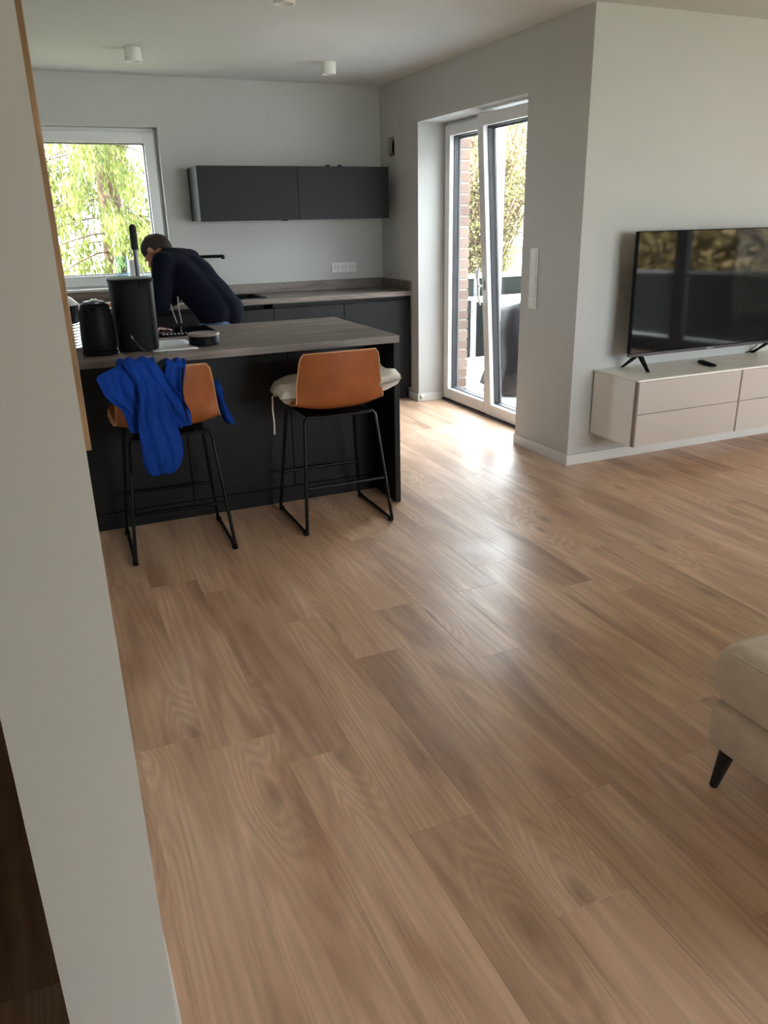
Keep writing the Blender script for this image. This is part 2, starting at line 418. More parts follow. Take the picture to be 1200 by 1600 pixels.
# ------------------------------------------------------------------ kitchen window
def frame_ring(mb, axis, t0, t1, a0, a1, z0, z1, w, wb=None, bev=0.004):
    wb = wb or w
    def bx(p, q, zz0, zz1):
        if axis == 'x': mb.box(p, q, t0, t1, zz0, zz1, bev)
        else: mb.box(t0, t1, p, q, zz0, zz1, bev)
    bx(a0, a0+w, z0, z1); bx(a1-w, a1, z0, z1); bx(a0+w, a1-w, z1-w, z1); bx(a0+w, a1-w, z0, z0+wb)
    return mb
win = struct(empty('window_1', ((WX0+WX1)/2, 0.12, WZ0)))
def rel(o, p):
    """keep world placement when hanging o (built in world coordinates) under p"""
    return o
def child(mb, name, m, parent, smooth=False):
    """build a part from world coordinates under an unrotated thing"""
    loc = Vector((0, 0, 0)); q = parent
    while q is not None: loc += q.location; q = q.parent
    mb.xform(Matrix.Translation(-loc)); return mb.build(name, m, parent, smooth)
child(frame_ring(MB(), 'x', 0.10, 0.18, WX0, WX1, WZ0+0.02, WZ1, 0.05, 0.05), 'outer_frame', 'white_upvc', win)
sash = child(frame_ring(MB(), 'x', 0.075, 0.16, WX0+0.022, WX1-0.022, WZ0+0.038, WZ1-0.028, 0.078), 'sash', 'white_upvc', win)
child(frame_ring(MB(), 'x', 0.10, 0.15, WX0+0.10, WX1-0.10, WZ0+0.116, WZ1-0.106, 0.008, bev=0), 'gasket', 'grey_gasket', sash)
child(MB().box(WX0+0.104, WX1-0.104, 0.118, 0.124, WZ0+0.12, WZ1-0.11), 'pane', 'window_glass', sash)
child(MB().box(WX0-0.0, WX1+0.0, -0.01, 0.10, WZ0-0.0, WZ0+0.022, 0.004), 'window_sill', 'white_trim', win)

# ------------------------------------------------------------------ terrace door: fixed-looking left leaf, right leaf tilted inwards
door = struct(empty('door_1', (0.25, (DY0+DY1)/2, 0)))
XD0, XD1 = 0.245, 0.325
mid = (DY0+DY1)/2
child(frame_ring(MB(), 'y', XD0+0.01, XD1, DY0, DY1, 0.0, DZ, 0.04, 0.03), 'outer_frame', 'white_upvc', door)
child(MB().box(0.215, 0.262, DY0+0.01, DY1-0.01, 0.0, 0.012, 0.002), 'threshold', 'grey_metal', door)
def leaf(name, y0, y1, z0, z1, tilt):
    root = empty(name, (XD0+0.03, (y0+y1)/2, z0), 0, None); root.parent = door
    root.location = Vector((XD0+0.03, (y0+y1)/2, z0))-door.location
    hy = (y1-y0)/2; hz = z1-z0
    fr = frame_ring(MB(), 'y', -0.05, 0.035, -hy, hy, 0, hz, 0.076, 0.088).build('sash_frame', 'white_upvc', root)
    frame_ring(MB(), 'y', -0.012, 0.028, -hy+0.074, hy-0.074, 0.086, hz-0.074, 0.009, bev=0).build('gasket', 'grey_gasket', fr)
    frame_ring(MB(), 'y', 0.028, 0.040, -hy+0.004, hy-0.004, 0.004, hz-0.004, 0.094, bev=0).build('outer_cladding', 'grey_foil', fr)
    MB().box(0.000, 0.006, -hy+0.08, hy-0.08, 0.09, hz-0.08).build('pane', 'window_glass', root)
    root.rotation_euler = (0, -tilt, 0)
    return root
lf = leaf('sash', mid-0.02, DY1-0.022, 0.022, DZ-0.022, 0.0)
rt = leaf('sash', DY0+0.022, mid+0.018, 0.022, DZ-0.022, math.radians(3.6))
def door_handle(parent, y, z, up=True, name='handle'):
    h = MB().box(-0.062, -0.05, y-0.014, y+0.014, z-0.035, z+0.035, 0.003)
    h.tube([(-0.06, y, z), (-0.09, y, z), (-0.098, y, z+(0.02 if up else -0.02))], 0.008, 8)
    s = 1 if up else -1
    h.tube([(-0.098, y, z+s*0.005), (-0.104, y, z+s*0.05), (-0.100, y, z+s*0.10), (-0.09, y, z+s*0.135)], [0.009, 0.01, 0.009, 0.007], 8)
    return h.build(name, 'white_plastic', parent, True)
hw = (DY1-mid)/2
door_handle(rt, (mid+0.018-DY0-0.022)/2-0.038, 0.98, True)
door_handle(rt, (mid+0.018-DY0-0.022)/2-0.038, 0.98, False)
tag_h = MB().box(0.036, 0.05, -0.02, 0.02, 1.0, 1.07, 0.003).tube([(0.05, 0, 1.035), (0.085, 0, 1.035), (0.09, 0, 1.06), (0.085, 0, 1.16)], 0.008, 8).build('handle', 'white_plastic', lf, True)

# outer masonry return beside the door: brick by brick
bw = struct(MB().box(0.372, 0.478, DY1+0.042, 0.28, -0.2, 2.62).build('wall_brick', 'mortar'))
bm_ = {}
def brick(x0, x1, y0, y1, z0, z1, parent):
    k = (round(x1-x0, 3), round(y1-y0, 3))
    if k not in bm_:
        b = MB().box(-(x1-x0)/2, (x1-x0)/2, -(y1-y0)/2, (y1-y0)/2, -0.0355, 0.0355, 0.003, 1)
        me = bpy.data.meshes.new('brick'); me.from_pydata(b.v, [], b.f); me.materials.append(MATS['brick_clay']); bm_[k] = me
    o = bpy.data.objects.new('brick', bm_[k]); o.location = ((x0+x1)/2+RND.uniform(-.0015, .0015), (y0+y1)/2+RND.uniform(-.002, .002), (z0+z1)/2); return link(o, parent)
z = -0.17; i = 0
while z < 2.5:
    yy = DY1+0.03
    if i % 2: brick(0.366, 0.485, yy, yy+0.115, z, z+0.071, bw); brick(0.38, 0.485, yy+0.127, yy+0.367, z, z+0.071, bw)
    else: brick(0.366, 0.485, yy, yy+0.24, z, z+0.071, bw); brick(0.38, 0.485, yy+0.252, yy+0.367, z, z+0.071, bw)
    z += 0.083; i += 1

# living-room glazing on the right, behind the photographer's right hand
gz = struct(empty('window_2', (4.30, -5.75, 0)))
child(frame_ring(MB(), 'y', 4.24, 4.32, -8.2, -3.3, 0.0, 2.35, 0.07), 'outer_frame', 'grey_foil', gz)
for y0, y1 in ((-8.13, -6.80), (-6.80, -5.08), (-5.08, -3.37)):
    sh = child(frame_ring(MB(), 'y', 4.22, 4.30, y0+0.003, y1-0.003, 0.07, 2.28, 0.09), 'sash', 'grey_foil', gz)
    child(MB().box(4.262, 4.268, y0+0.08, y1-0.08, 0.15, 2.20), 'pane', 'window_glass', sh)

gr3 = struct(empty('window_3', (0.55, -8.4, 0)))
child(frame_ring(MB(), 'x', -8.44, -8.36, -0.8, 1.9, 0.0, 2.35, 0.07), 'outer_frame', 'white_upvc', gr3)
for x0, x1 in ((-0.73, 0.55), (0.55, 1.83)):
    sh = child(frame_ring(MB(), 'x', -8.43, -8.35, x0+0.003, x1-0.003, 0.07, 2.28, 0.08), 'sash', 'white_upvc', gr3)
    child(MB().box(x0+0.08, x1-0.08, -8.395, -8.389, 0.15, 2.20), 'pane', 'window_glass', sh)

# ------------------------------------------------------------------ partition's oak board
tag(MB().box(XP+0.001, -2.849, -5.0, -4.06, 1.034, 2.16, 0.002).build('oak_board', 'oak_board'), 'oak board fixed to the edge of the pale partition wall', 'board')

# ------------------------------------------------------------------ ceiling spotlights
SPOTS = [((-2.09, -0.95), 'white cylinder ceiling spotlight above the kitchen window side'), ((-0.76, -0.86), 'white cylinder ceiling spotlight above the wall cabinet, near the corner'), ((-1.60, -2.56), 'white cylinder ceiling spotlight cut off by the top of the photo')]
for (x, y), lb in SPOTS:
    o = empty('ceiling_spotlight', (x, y, H))
    MB().lathe([(0.052, 0.0), (0.052, -0.071), (0.050, -0.075), (0.042, -0.075), (0.040, -0.068)], n=32).build('housing', 'white_plastic', o, True)
    MB().lathe([(0.039, -0.067), (0.030, -0.063), (0.0, -0.061)], n=24, caps=False).build('lens', 'porcelain', o, True)
    tag(o, lb, 'spotlight', 'ceiling spotlights')

# ------------------------------------------------------------------ kitchen run on the back wall
ZT = 0.91
wb = MB()
HX0, HX1, HY0, HY1 = -1.60, -1.235, -0.48, -0.12        # sink cut-out
for q in ((-3.598, HX0, -0.60, -0.002), (HX1, -0.002, -0.60, -0.002), (HX0, HX1, -0.60, HY0), (HX0, HX1, HY1, -0.002)): wb.box(*q, ZT-0.038, ZT)
wt = tag(wb.build('worktop', 'grey_oak'), 'grey oak worktop along the back wall under the wall cabinet', 'worktop')
MB().box(-3.598, -0.002, -0.018, -0.002, ZT, ZT+0.078, 0.001).build('upstand', 'grey_oak', wt)
MB().box(-0.018, -0.002, -0.598, -0.0185, ZT, ZT+0.078, 0.001).build('upstand', 'grey_oak', wt)
BC = ['dark grey base cabinet at the right end of the back run', 'dark grey base cabinet second from the right end of the back run', 'dark grey base cabinet below the sink', 'dark grey base cabinet hidden mostly behind the bending person', 'dark grey base cabinet under the window at the left', 'dark grey base cabinet at the far left end of the back run']
xs = [-0.004, -0.60, -1.19, -1.79, -2.39, -2.99, -3.596]
for i in range(6):
    x1, x0 = xs[i], xs[i+1]
    o = empty('base_cabinet', ((x0+x1)/2, -0.3, 0)); rx1 = x1-(0.018 if i == 0 else 0.001)
    child(MB().box(x0+0.001, rx1, -0.555, -0.02, 0.10, ZT-(0.24 if i == 2 else 0.04)), 'body', 'anthracite_dark', o)
    child(MB().box(x0+0.002, rx1-0.001, -0.578, -0.558, 0.10, ZT-0.077, 0.0015), 'door', 'anthracite', o)
    child(MB().box(x0+0.001, x1-0.001, -0.52, -0.05, 0.0, 0.098), 'plinth', 'black_recess', o)
    if i == 0: child(MB().box(x1-0.017, x1, -0.582, -0.02, 0.10, ZT-0.0385, 0.001), 'end_panel', 'anthracite', o)
    tag(o, BC[i], 'cabinet', 'base cabinets of the back run')
# sink and tap
snk = empty('sink', (-1.62, -0.32, ZT))
rim = MB()
for q in ((-2.02, HX0+0.012, -0.50, -0.10), (HX1-0.012, -1.215, -0.50, -0.10), (HX0+0.012, HX1-0.012, -0.50, HY0+0.012), (HX0+0.012, HX1-0.012, HY1-0.012, -0.10)): rim.box(*q, ZT+0.0005, ZT+0.006)
child(rim, 'drainer', 'black_plastic', snk)
bs = MB(); e = 0.004
for q in ((HX0+0.003, HX0+0.003+e, HY0+0.003, HY1-0.003), (HX1-0.003-e, HX1-0.003, HY0+0.003, HY1-0.003), (HX0+0.003, HX1-0.003, HY0+0.003, HY0+0.003+e), (HX0+0.003, HX1-0.003, HY1-0.003-e, HY1-0.003)): bs.box(*q, ZT-0.18, ZT+0.0004)
bs.box(HX0+0.003, HX1-0.003, HY0+0.003, HY1-0.003, ZT-0.184, ZT-0.18)
child(bs, 'basin', 'black_plastic', snk)
tag(snk, 'black composite sink set in the back worktop', 'sink')
fc = empty('faucet', (-1.72, -0.20, ZT+0.006))
MB().lathe([(0.026, 0), (0.026, 0.006), (0.019, 0.012), (0.018, 0.10), (0.014, 0.105), (0.014, 0.29), (0.013, 0.315)], n=20).build('stem', 'black_metal', fc, True)
MB().tube([(0, 0, 0.308), (0.245, -0.05, 0.308)], 0.0125, 12).build('spout', 'black_metal', fc, True)
MB().tube([(0.242, -0.05, 0.316), (0.242, -0.05, 0.286)], 0.0135, 12).build('nozzle', 'black_metal', fc, True)
MB().tube([(0.01, -0.015, 0.06), (0.02, -0.06, 0.075)], 0.006, 8).build('lever', 'black_metal', fc, True)
tag(fc, 'black kitchen tap with a long straight spout above the sink', 'tap')

# wall cabinets
for (x0, x1, lb) in ((-1.645, -0.862, 'dark grey flap wall cabinet nearer the window'), (-0.862, -0.082, 'dark grey flap wall cabinet nearer the corner')):
    o = empty('wall_cabinet', ((x0+x1)/2, -0.17, 1.48))
    child(MB().box(x0+0.0006, x1-0.0006, -0.326, -0.001, 1.484, 1.868, 0.001), 'body', 'anthracite', o)
    child(MB().box(x0+0.0015, x1-0.0015, -0.348, -0.328, 1.480, 1.870, 0.0015), 'door', 'anthracite', o)
    if x0 > -1: 
        for hx in (-0.60, -0.50): child(MB().box(hx, hx+0.03, -0.30, -0.27, 1.868, 1.884, 0.004), 'hinge_cap', 'black_plastic', o)
    else: child(MB().box(-0.98, -0.945, -0.30, -0.26, 1.474, 1.484, 0.002), 'catch', 'black_plastic', o)
    tag(o, lb, 'wall cabinet', 'wall cabinets')

# triple socket
sk = empty('triple_socket', (-0.37, 0.0, 1.087))
MB().box(-0.113, 0.113, -0.008, -0.0005, -0.0405, 0.0405, 0.002).build('cover_frame', 'white_plastic', sk)
for k in (-1, 0, 1):
    c = MB().box(k*0.0715-0.030, k*0.0715+0.030, -0.012, -0.008, -0.030, 0.030, 0.002)
    pl = c.build('insert', 'white_plastic', sk)
    rg = MB().lathe([(0.0215, 0), (0.0215, 0.002), (0.019, 0.002), (0.019, 0)], n=24, caps=False)
    rg.xform(Matrix.Translation((k*0.0715, -0.0121, 0)) @ Matrix.Rotation(PI/2, 4, 'X')); rg.build('rim', 'grey_print', pl)
    hh = MB()
    for sx in (-0.0095, 0.0095):
        q = MB().lathe([(0.0032, 0), (0.0032, 0.0015)], n=10); q.xform(Matrix.Translation((k*0.0715+sx, -0.0122, 0)) @ Matrix.Rotation(PI/2, 4, 'X')); hh.add(q.v, q.f)
    hh.build('pin_hole', 'black_recess', pl)
tag(sk, 'white triple power socket on the back wall above the worktop', 'socket')

# five-gang switch plate by the terrace door
sw = empty('switch_panel', (0.0, -2.367, 1.10))
MB().box(-0.009, -0.0005, -0.0405, 0.0405, -0.183, 0.183, 0.003).build('cover_frame', 'white_plastic', sw)
for k in range(-2, 3):
    MB().box(-0.0155, -0.009, -0.028, 0.028, k*0.0715-0.028, k*0.0715+0.028, 0.003).build('rocker' if k > -2 else 'socket_insert', 'white_plastic', sw)
tag(sw, 'white vertical five-gang switch panel beside the terrace door', 'switch')

# ventilation opening in the right wall
vt = empty('vent_opening', (0.05, -0.2175, 2.0275))
rg = MB().lathe([(0.066, -0.01), (0.066, 0.30), (0.062, 0.30), (0.062, -0.01)], n=28, caps=False); rg.xform(Matrix.Rotation(PI/2, 4, 'Y')); rg.build('duct', 'black_matt', vt, True)
MB().box(0.288, 0.30, -0.066, 0.066, -0.071, 0.071).build('back_plate', 'black_recess', vt)
for sy in (-1, 1):
    for sz in (-1, 1): MB().box(-0.045, -0.02, sy*0.0672-0.012*(sy > 0), sy*0.0672+0.012*(sy < 0), sz*0.072-0.02*(sz > 0), sz*0.072+0.02*(sz < 0)).build('plaster_edge', 'mortar', vt)
tag(vt, 'open dark ventilation hole in the wall above the cabinet corner', 'vent')
# door stop
ds = MB().lathe([(0.0, 0), (0.016, 0.0), (0.018, 0.008), (0.016, 0.018), (0.009, 0.023), (0, 0.024)], n=18, caps=False)
ds.xform(Matrix.Translation((0.02, DY1-BT-0.0005, 0.045)) @ Matrix.Rotation(PI/2, 4, 'X'))
tag(ds.build('door_stop', 'white_plastic', None, True), 'small white round door stop on the terrace door reveal', 'door stop')

# ------------------------------------------------------------------ island
IX1, IYN, IYF, IX0 = -1.211, -2.962, -2.004, -2.87
isl = empty('kitchen_island', (-2.0, -2.4, 0))
child(MB().box(IX1-0.032, IX1-0.001, IYN+0.004, IYF+0.01, 0, ZT-0.039, 0.0015), 'side_panel', 'anthracite', isl)
child(MB().box(IX0+0.01, IX1-0.033, -2.645, IYF+0.02, 0.09, ZT-0.04), 'body', 'anthracite_dark', isl)
for x0, x1 in ((IX0+0.005, -2.287), (-2.287, -1.726), (-1.726, IX1-0.033)):
    child(MB().box(x0+0.0015, x1-0.0015, -2.668, -2.647, 0.09, ZT-0.04, 0.0015), 'back_panel', 'anthracite', isl)
child(MB().box(IX0+0.01, IX1-0.033, -2.674, -2.30, 0, 0.088, 0.001), 'plinth', 'anthracite_dark', isl)
tag(isl, 'anthracite kitchen island with panelled back and overhanging bar side', 'kitchen island')
tag(MB().box(IX0, IX1, IYN, IYF, ZT-0.038, ZT, 0.002).build('island_worktop', 'grey_oak'), 'grey oak worktop on the kitchen island with bar overhang', 'worktop')
# hob
hb = empty('hob', (-2.35, -2.15, ZT))
child(MB().box(-2.70, -2.01, -2.392, -2.02, ZT+0.0004, ZT+0.006, 0.002), 'glass_plate', 'black_gloss', hb)
for k in range(20):
    if k in (9, 10): continue
    x = -2.52+k*0.02; child(MB().box(x, x+0.007, -2.335, -2.30, ZT+0.0061, ZT+0.0066), 'control_mark', 'white_cord', hb)
tag(hb, 'black glass hob with white control marks on the island', 'hob')
# round tin
tn = empty('round_tin', (-2.165, -2.735, ZT))
MB().lathe([(0.070, 0.0), (0.074, 0.004), (0.074, 0.040), (0.072, 0.043)], n=40).build('base', 'black_plastic', tn, True)
MB().lathe([(0.072, 0.0432), (0.0765, 0.044), (0.0765, 0.052), (0.074, 0.055)], n=40).build('lid', 'lid_wood', tn, True)
tag(tn, 'flat round black tin with greyish lid on the island edge', 'tin')
# sheet of paper, pink packet on the hob
pp = MB().grid([[(-2.43+0.21*u/6, -2.875+0.36*v/8, ZT+0.001+0.002*math.sin(u*0.8)*math.sin(v*0.5)**2) for u in range(7)] for v in range(9)])
o = pp.build('paper_sheet', 'paper', None, True); bake(o, [('SOLIDIFY', dict(thickness=0.0006, offset=1))]); tag(o, 'bright white paper sheet lying between black canister and round tin', 'paper')
rr = []
for j in range(9):
    rr.append([(-2.30+0.075*i/8-0.02*j/8, -2.16+0.07*j/8-0.10*i/8*0.3, ZT+0.0075+0.014*abs(math.sin(i*0.9+j*0.5))*(0.4+0.6*math.sin(PI*i/8))) for i in range(9)])
o = MB().grid(rr).build('crumpled_packet', 'pink_paper', None, True); bake(o, [('SOLIDIFY', dict(thickness=0.001, offset=1))]); tag(o, 'small crumpled pink and white packet on the hob', 'packet')
# black canister (bin-like air fryer)
cn = empty('black_canister', (-2.475, -2.70, ZT))
def rsq(w, d, z, n=32, e=0.55):
    return [(w*math.copysign(abs(math.cos(a))**e, math.cos(a)), d*math.copysign(abs(math.sin(a))**e, math.sin(a)), z) for a in [2*PI*i/n for i in range(n)]]
b = MB(); b.grid([rsq(0.088, 0.10, 0.0), rsq(0.094, 0.106, 0.004), rsq(0.096, 0.108, 0.15), rsq(0.098, 0.110, 0.305), rsq(0.096, 0.108, 0.31)], close=True)
b.add(rsq(0.088, 0.10, 0.0), [tuple(range(31, -1, -1))]); b.add(rsq(0.096, 0.108, 0.31), [tuple(range(32))]); b.build('body', 'black_plastic', cn, True)
b = MB(); b.grid([rsq(0.101, 0.113, 0.3105), rsq(0.102, 0.114, 0.318), rsq(0.098, 0.110, 0.324), rsq(0.06, 0.07, 0.328)], close=True); b.add(rsq(0.06, 0.07, 0.328), [tuple(range(32))]); b.build('lid', 'black_plastic', cn, True)
MB().box(0.028, 0.05, -0.121, -0.1105, 0.292, 0.312, 0.003).build('latch', 'black_gloss', cn)
tag(cn, 'tall black rounded canister standing on the island', 'canister')
# kettle
kt = empty('kettle', (-2.657, -2.80, ZT))
MB().lathe([(0.076, 0.0), (0.078, 0.003), (0.078, 0.018), (0.072, 0.021)], n=36).build('base', 'black_plastic', kt, True)
MB().lathe([(0.073, 0.0215), (0.0765, 0.03), (0.076, 0.10), (0.071, 0.17), (0.064, 0.215), (0.060, 0.222), (0.05, 0.228), (0.0, 0.231)], n=36, caps=False).build('body', 'black_plastic', kt, True)
MB().lathe([(0.046, 0.229), (0.046, 0.236), (0.03, 0.240), (0.0, 0.241)], n=30, caps=False).build('lid', 'grey_metal', kt, True)
MB().box(-0.012, 0.016, -0.052, 0.0, 0.238, 0.248, 0.004).build('lid_button', 'silver', kt)
MB().tube([(0.01, 0.055, 0.215), (0.02, 0.105, 0.21), (0.022, 0.125, 0.15), (0.02, 0.115, 0.07), (0.01, 0.065, 0.05)], 0.011, 10).build('handle', 'black_plastic', kt, True)
MB().tube([(-0.01, -0.05, 0.205), (-0.012, -0.07, 0.22)], [0.018, 0.012], 10).build('spout', 'black_plastic', kt, True)
tag(kt, 'black electric kettle on the island next to the partition', 'kettle')
child(MB().tube([(-2.573, -2.832, ZT+0.006), (-2.565, -2.88, ZT+0.16), (-2.545, -2.87, ZT+0.13), (-2.51, -2.86, ZT+0.06), (-2.475, -2.86, ZT+0.012), (-2.44, -2.85, ZT+0.004)], 0.0028, 8), 'cord', 'black_gloss', kt, True)
# plates and pot
for k in range(9):
    o = MB().lathe([(0.055, 0.0), (0.06, 0.0), (0.098, 0.010), (0.10, 0.0125), (0.096, 0.0125), (0.058, 0.004), (0.0, 0.003)], c=(-2.80, -2.55, ZT+0.0005+k*0.0135), n=40, caps=False).build('plate', 'porcelain', None, True)
    bake(o, [('SOLIDIFY', dict(thickness=0.001, offset=-1))])
    tag(o, 'pale plate in the stack half hidden behind the kettle, %s' % ('lowest', 'second from below', 'third from below', 'fourth from below', 'middle one', 'fourth from the top', 'third from the top', 'second from the top', 'topmost')[k], 'plate', 'stack of plates on the island')
pt = empty('cooking_pot', (-2.80, -2.55, ZT+0.0005+9*0.0135))
MB().lathe([(0.0, 0.0), (0.078, 0.0), (0.086, 0.006), (0.09, 0.08), (0.092, 0.084), (0.087, 0.084), (0.084, 0.01), (0.0, 0.006)], n=40, caps=False).build('body', 'black_plastic', pt, True)
MB().lathe([(0.092, 0.0845), (0.09, 0.09), (0.06, 0.118), (0.025, 0.128), (0.0, 0.129)], n=40, caps=False).build('lid', 'porcelain', pt, True)
MB().lathe([(0.008, 0.129), (0.008, 0.138), (0.014, 0.142), (0.014, 0.15), (0.0, 0.153)], n=20, caps=False).build('lid_knob', 'black_plastic', pt, True)
tag(pt, 'small dark pot with white domed lid above the plate stack', 'pot')
# mop standing behind the island
mp = empty('mop', (-2.345, -1.90, 0))
MB().tube([(0, 0, 0.05), (0.005, 0.02, 0.7), (0.012, 0.04, 1.345)], 0.0125, 12).build('pole', 'grey_metal', mp, True)
MB().tube([(0.012, 0.04, 1.335), (0.0125, 0.0405, 1.345), (0.0135, 0.0445, 1.455), (0.0136, 0.0447, 1.466), (0.0136, 0.045, 1.471)], [0.017, 0.0195, 0.0195, 0.014, 0.004], 16).build('grip', 'foam_grip', mp, True)
MB().box(-0.16, 0.16, -0.045, 0.045, 0.004, 0.05, 0.012).build('mop_head', 'cushion_cloth', mp, True)
tag(mp, 'grey tube handle with black foam grip rising behind the canister', 'mop')
# things on the window sill
ZS = WZ0+0.0225
gv = empty('glass_vase', (-2.215, 0.035, ZS))
MB().lathe([(0.0, 0.0), (0.040, 0.0), (0.044, 0.12), (0.050, 0.235), (0.047, 0.235), (0.041, 0.12), (0.037, 0.01), (0.0, 0.01)], n=28, caps=False).build('vessel', 'clear_glass', gv, True)
tag(gv, 'clear bluish glass vase on the kitchen window sill', 'vase')
wj = empty('white_jug', (-2.135, 0.02, ZS))
MB().lathe([(0.0, 0.0), (0.030, 0.0), (0.034, 0.02), (0.036, 0.20), (0.033, 0.205), (0.031, 0.20), (0.030, 0.02), (0.0, 0.015)], n=28, caps=False).build('vessel', 'porcelain', wj, True)
MB().tube([(0.034, 0, 0.17), (0.062, 0, 0.16), (0.064, 0, 0.08), (0.034, 0, 0.05)], 0.006, 8).build('handle', 'porcelain', wj, True)
tag(wj, 'slim white jug on the sill beside the glass vase', 'jug')
rr = []
for j in range(13):
    t_ = j/12; rr.append([(-2.03+(0.055+0.012*math.sin(5*a+j))*math.cos(a)*(1-0.75*t_), 0.03+0.04*math.sin(a)*(1-0.75*t_), ZS+0.11*t_*(0.8+0.2*math.sin(3*a))) for a in [2*PI*i/24 for i in range(24)]])
tag(MB().grid(rr, close=True).build('plastic_bag', 'clear_glass', None, True), 'crumpled clear plastic bag on the sill by the person', 'bag')

# ------------------------------------------------------------------ bar stools
def smoothstep(a, b, x):
    t = max(0, min(1, (x-a)/(b-a))); return t*t*(3-2*t)
def make_stool():
    root = empty('bar_stool', (0, 0, 0))
    # shell: profile from seat front (y=+0.22) back to the bend and up to the top of the back (y=-0.22)
    prof = [(0.215, 0.610), (0.19, 0.624), (0.13, 0.622), (0.05, 0.612), (-0.03, 0.602), (-0.09, 0.598), (-0.135, 0.604), (-0.165, 0.622),
            (-0.184, 0.650), (-0.197, 0.69), (-0.208, 0.74), (-0.217, 0.79), (-0.225, 0.84), (-0.231, 0.875), (-0.234, 0.893)]
    half = [0.180, 0.218, 0.240, 0.246, 0.242, 0.236, 0.229, 0.225, 0.223, 0.220, 0.216, 0.210, 0.203, 0.197, 0.182]
    rows = []; N = 18
    for (y, z), h, j in zip(prof, half, range(len(prof))):
        up = smoothstep(6, 10, j)                     # 0 seat .. 1 back
        row = []
        for i in range(N+1):
            u = -1+2*i/N; lift = abs(u)**2.4
            # seat: sides curl upward; back: sides curl forward, upper edge slightly bowed
            row.append((u*h, y+up*0.062*lift, z+(1-up)*0.034*lift - (0.010*up*lift if j > 12 else 0)))
        rows.append(row)
    sh = MB().grid(rows).build('seat_shell', 'tan_leather', root)
    bake(sh, [('SUBSURF', dict(levels=1, render_levels=1)), ('SOLIDIFY', dict(thickness=0.022, offset=-1)), ('BEVEL', dict(width=0.006, segments=2, limit_method='ANGLE'))])
    smooth_all(sh)
    # welt along the rim
    rim = [Vector(r[0]) for r in rows[1:]]+[Vector(p) for p in rows[-1][1:-1]]+[Vector(r[-1]) for r in reversed(rows[1:])]
    MB().tube([p+Vector((0, 0, 0.002)) for p in rim], 0.0035, 6).build('piping', 'leather_edge', sh, True)
    # two sled frames
    for sx in (-1, 1):
        top = sx*0.176; bot = sx*0.231
        pts = [(top*0.6, 0.15, 0.572), (top*0.96, 0.152, 0.574), (top+sx*0.008, 0.156, 0.56), (bot-sx*0.003, 0.222, 0.05), (bot, 0.228, 0.022), (bot, 0.210, 0.0125), (bot, -0.205, 0.0125), (bot, -0.226, 0.022), (bot-sx*0.003, -0.222, 0.05),
               (top+sx*0.008, -0.140, 0.56), (top*0.96, -0.136, 0.576), (top*0.6, -0.134, 0.576)]
        MB().tube(pts, 0.0085, 10).build('leg_frame', 'black_metal', root, True)
        for fy in (-0.208, 0.205): MB().box(bot-0.012, bot+0.012, fy-0.014, fy+0.014, 0.0, 0.02, 0.004).build('foot_glide', 'black_plastic', root)
    MB().tube([(-0.206, 0.203, 0.215), (0.206, 0.203, 0.215)], 0.0085, 10).build('footrest', 'black_metal', root, True)
    MB().tube([(-0.202, -0.195, 0.235), (0.202, -0.195, 0.235)], 0.0085, 10).build('crossbar', 'black_metal', root, True)
    MB().box(-0.16, 0.16, -0.15, 0.17, 0.566, 0.578, 0.003).build('mount_plate', 'black_metal', root)
    return root
def copy_tree(o, parent=None):
    c = o.copy(); COL.objects.link(c); c.parent = parent
    for ch in list(o.children): copy_tree(ch, c)
    return c
st1 = make_stool(); st1.location = (-1.612, -2.985, 0); st1.rotation_euler = (0, 0, 0)
tag(st1, 'tan leather bar stool with white seat cushion, right one at the island', 'bar stool', 'bar stools at the island')
st2 = copy_tree(st1); st2.location = (-2.428, -2.985, 0); st2.rotation_euler = (0, 0, -0.03)
st2['label'] = 'tan leather bar stool with a blue jacket draped over its back'

# cushion on the right stool
cr = random.Random(3); rows = []
cu = empty('seat_cushion', (-1.562, -2.93, 0.690)); cu.rotation_euler = (0, math.radians(-3.5), math.radians(-6))
NU, NV = 28, 28
def cush(u, v, s):
    e = (1-abs(u)**9)**0.4*(1-abs(v)**9)**0.4
    w = 0.012*math.sin(5*u+2*v)*math.cos(4*v-u)+0.006*math.sin(11*u+3*v)
    return (u*(0.318-0.012*v*v)+0.006*math.sin(9*v), v*(0.195-0.012*u*u), s*(0.036*e**0.7+0.001)+w*0.8-0.004*max(0, -u)**2+0.012*max(0, u)**2)
mb = MB()
for s_ in (1, -1): mb.grid([[cush(-1+2*i/NU, -1+2*j/NV, s_) for i in range(NU+1)] for j in range(NV+1)])
o = mb.build('pad', 'cushion_cloth', cu, 60)
bake(o, [('WELD', dict(merge_threshold=0.006))]); smooth_all(o)
MB().tube([(-0.300, 0.03, -0.015), (-0.322, 0.03, -0.03), (-0.329, 0.032, -0.10), (-0.330, 0.034, -0.17), (-0.336, 0.034, -0.225)], 0.004, 6).build('tie_ribbon', 'cushion_cloth', cu, True)
MB().tube([(0.10, 0.19, 0.0), (0.112, 0.205, -0.06), (0.112, 0.20, -0.16), (0.114, 0.20, -0.20)], 0.004, 6).build('tie_ribbon', 'cushion_cloth', cu, True)
MB().tube([(0.108, 0.19, 0.0), (0.12, 0.205, -0.06), (0.121, 0.20, -0.16), (0.118, 0.20, -0.20)], 0.004, 6).build('tie_ribbon', 'cushion_cloth', cu, True)
tag(cu, 'puffy off-white seat cushion with ties on the right bar stool', 'cushion')

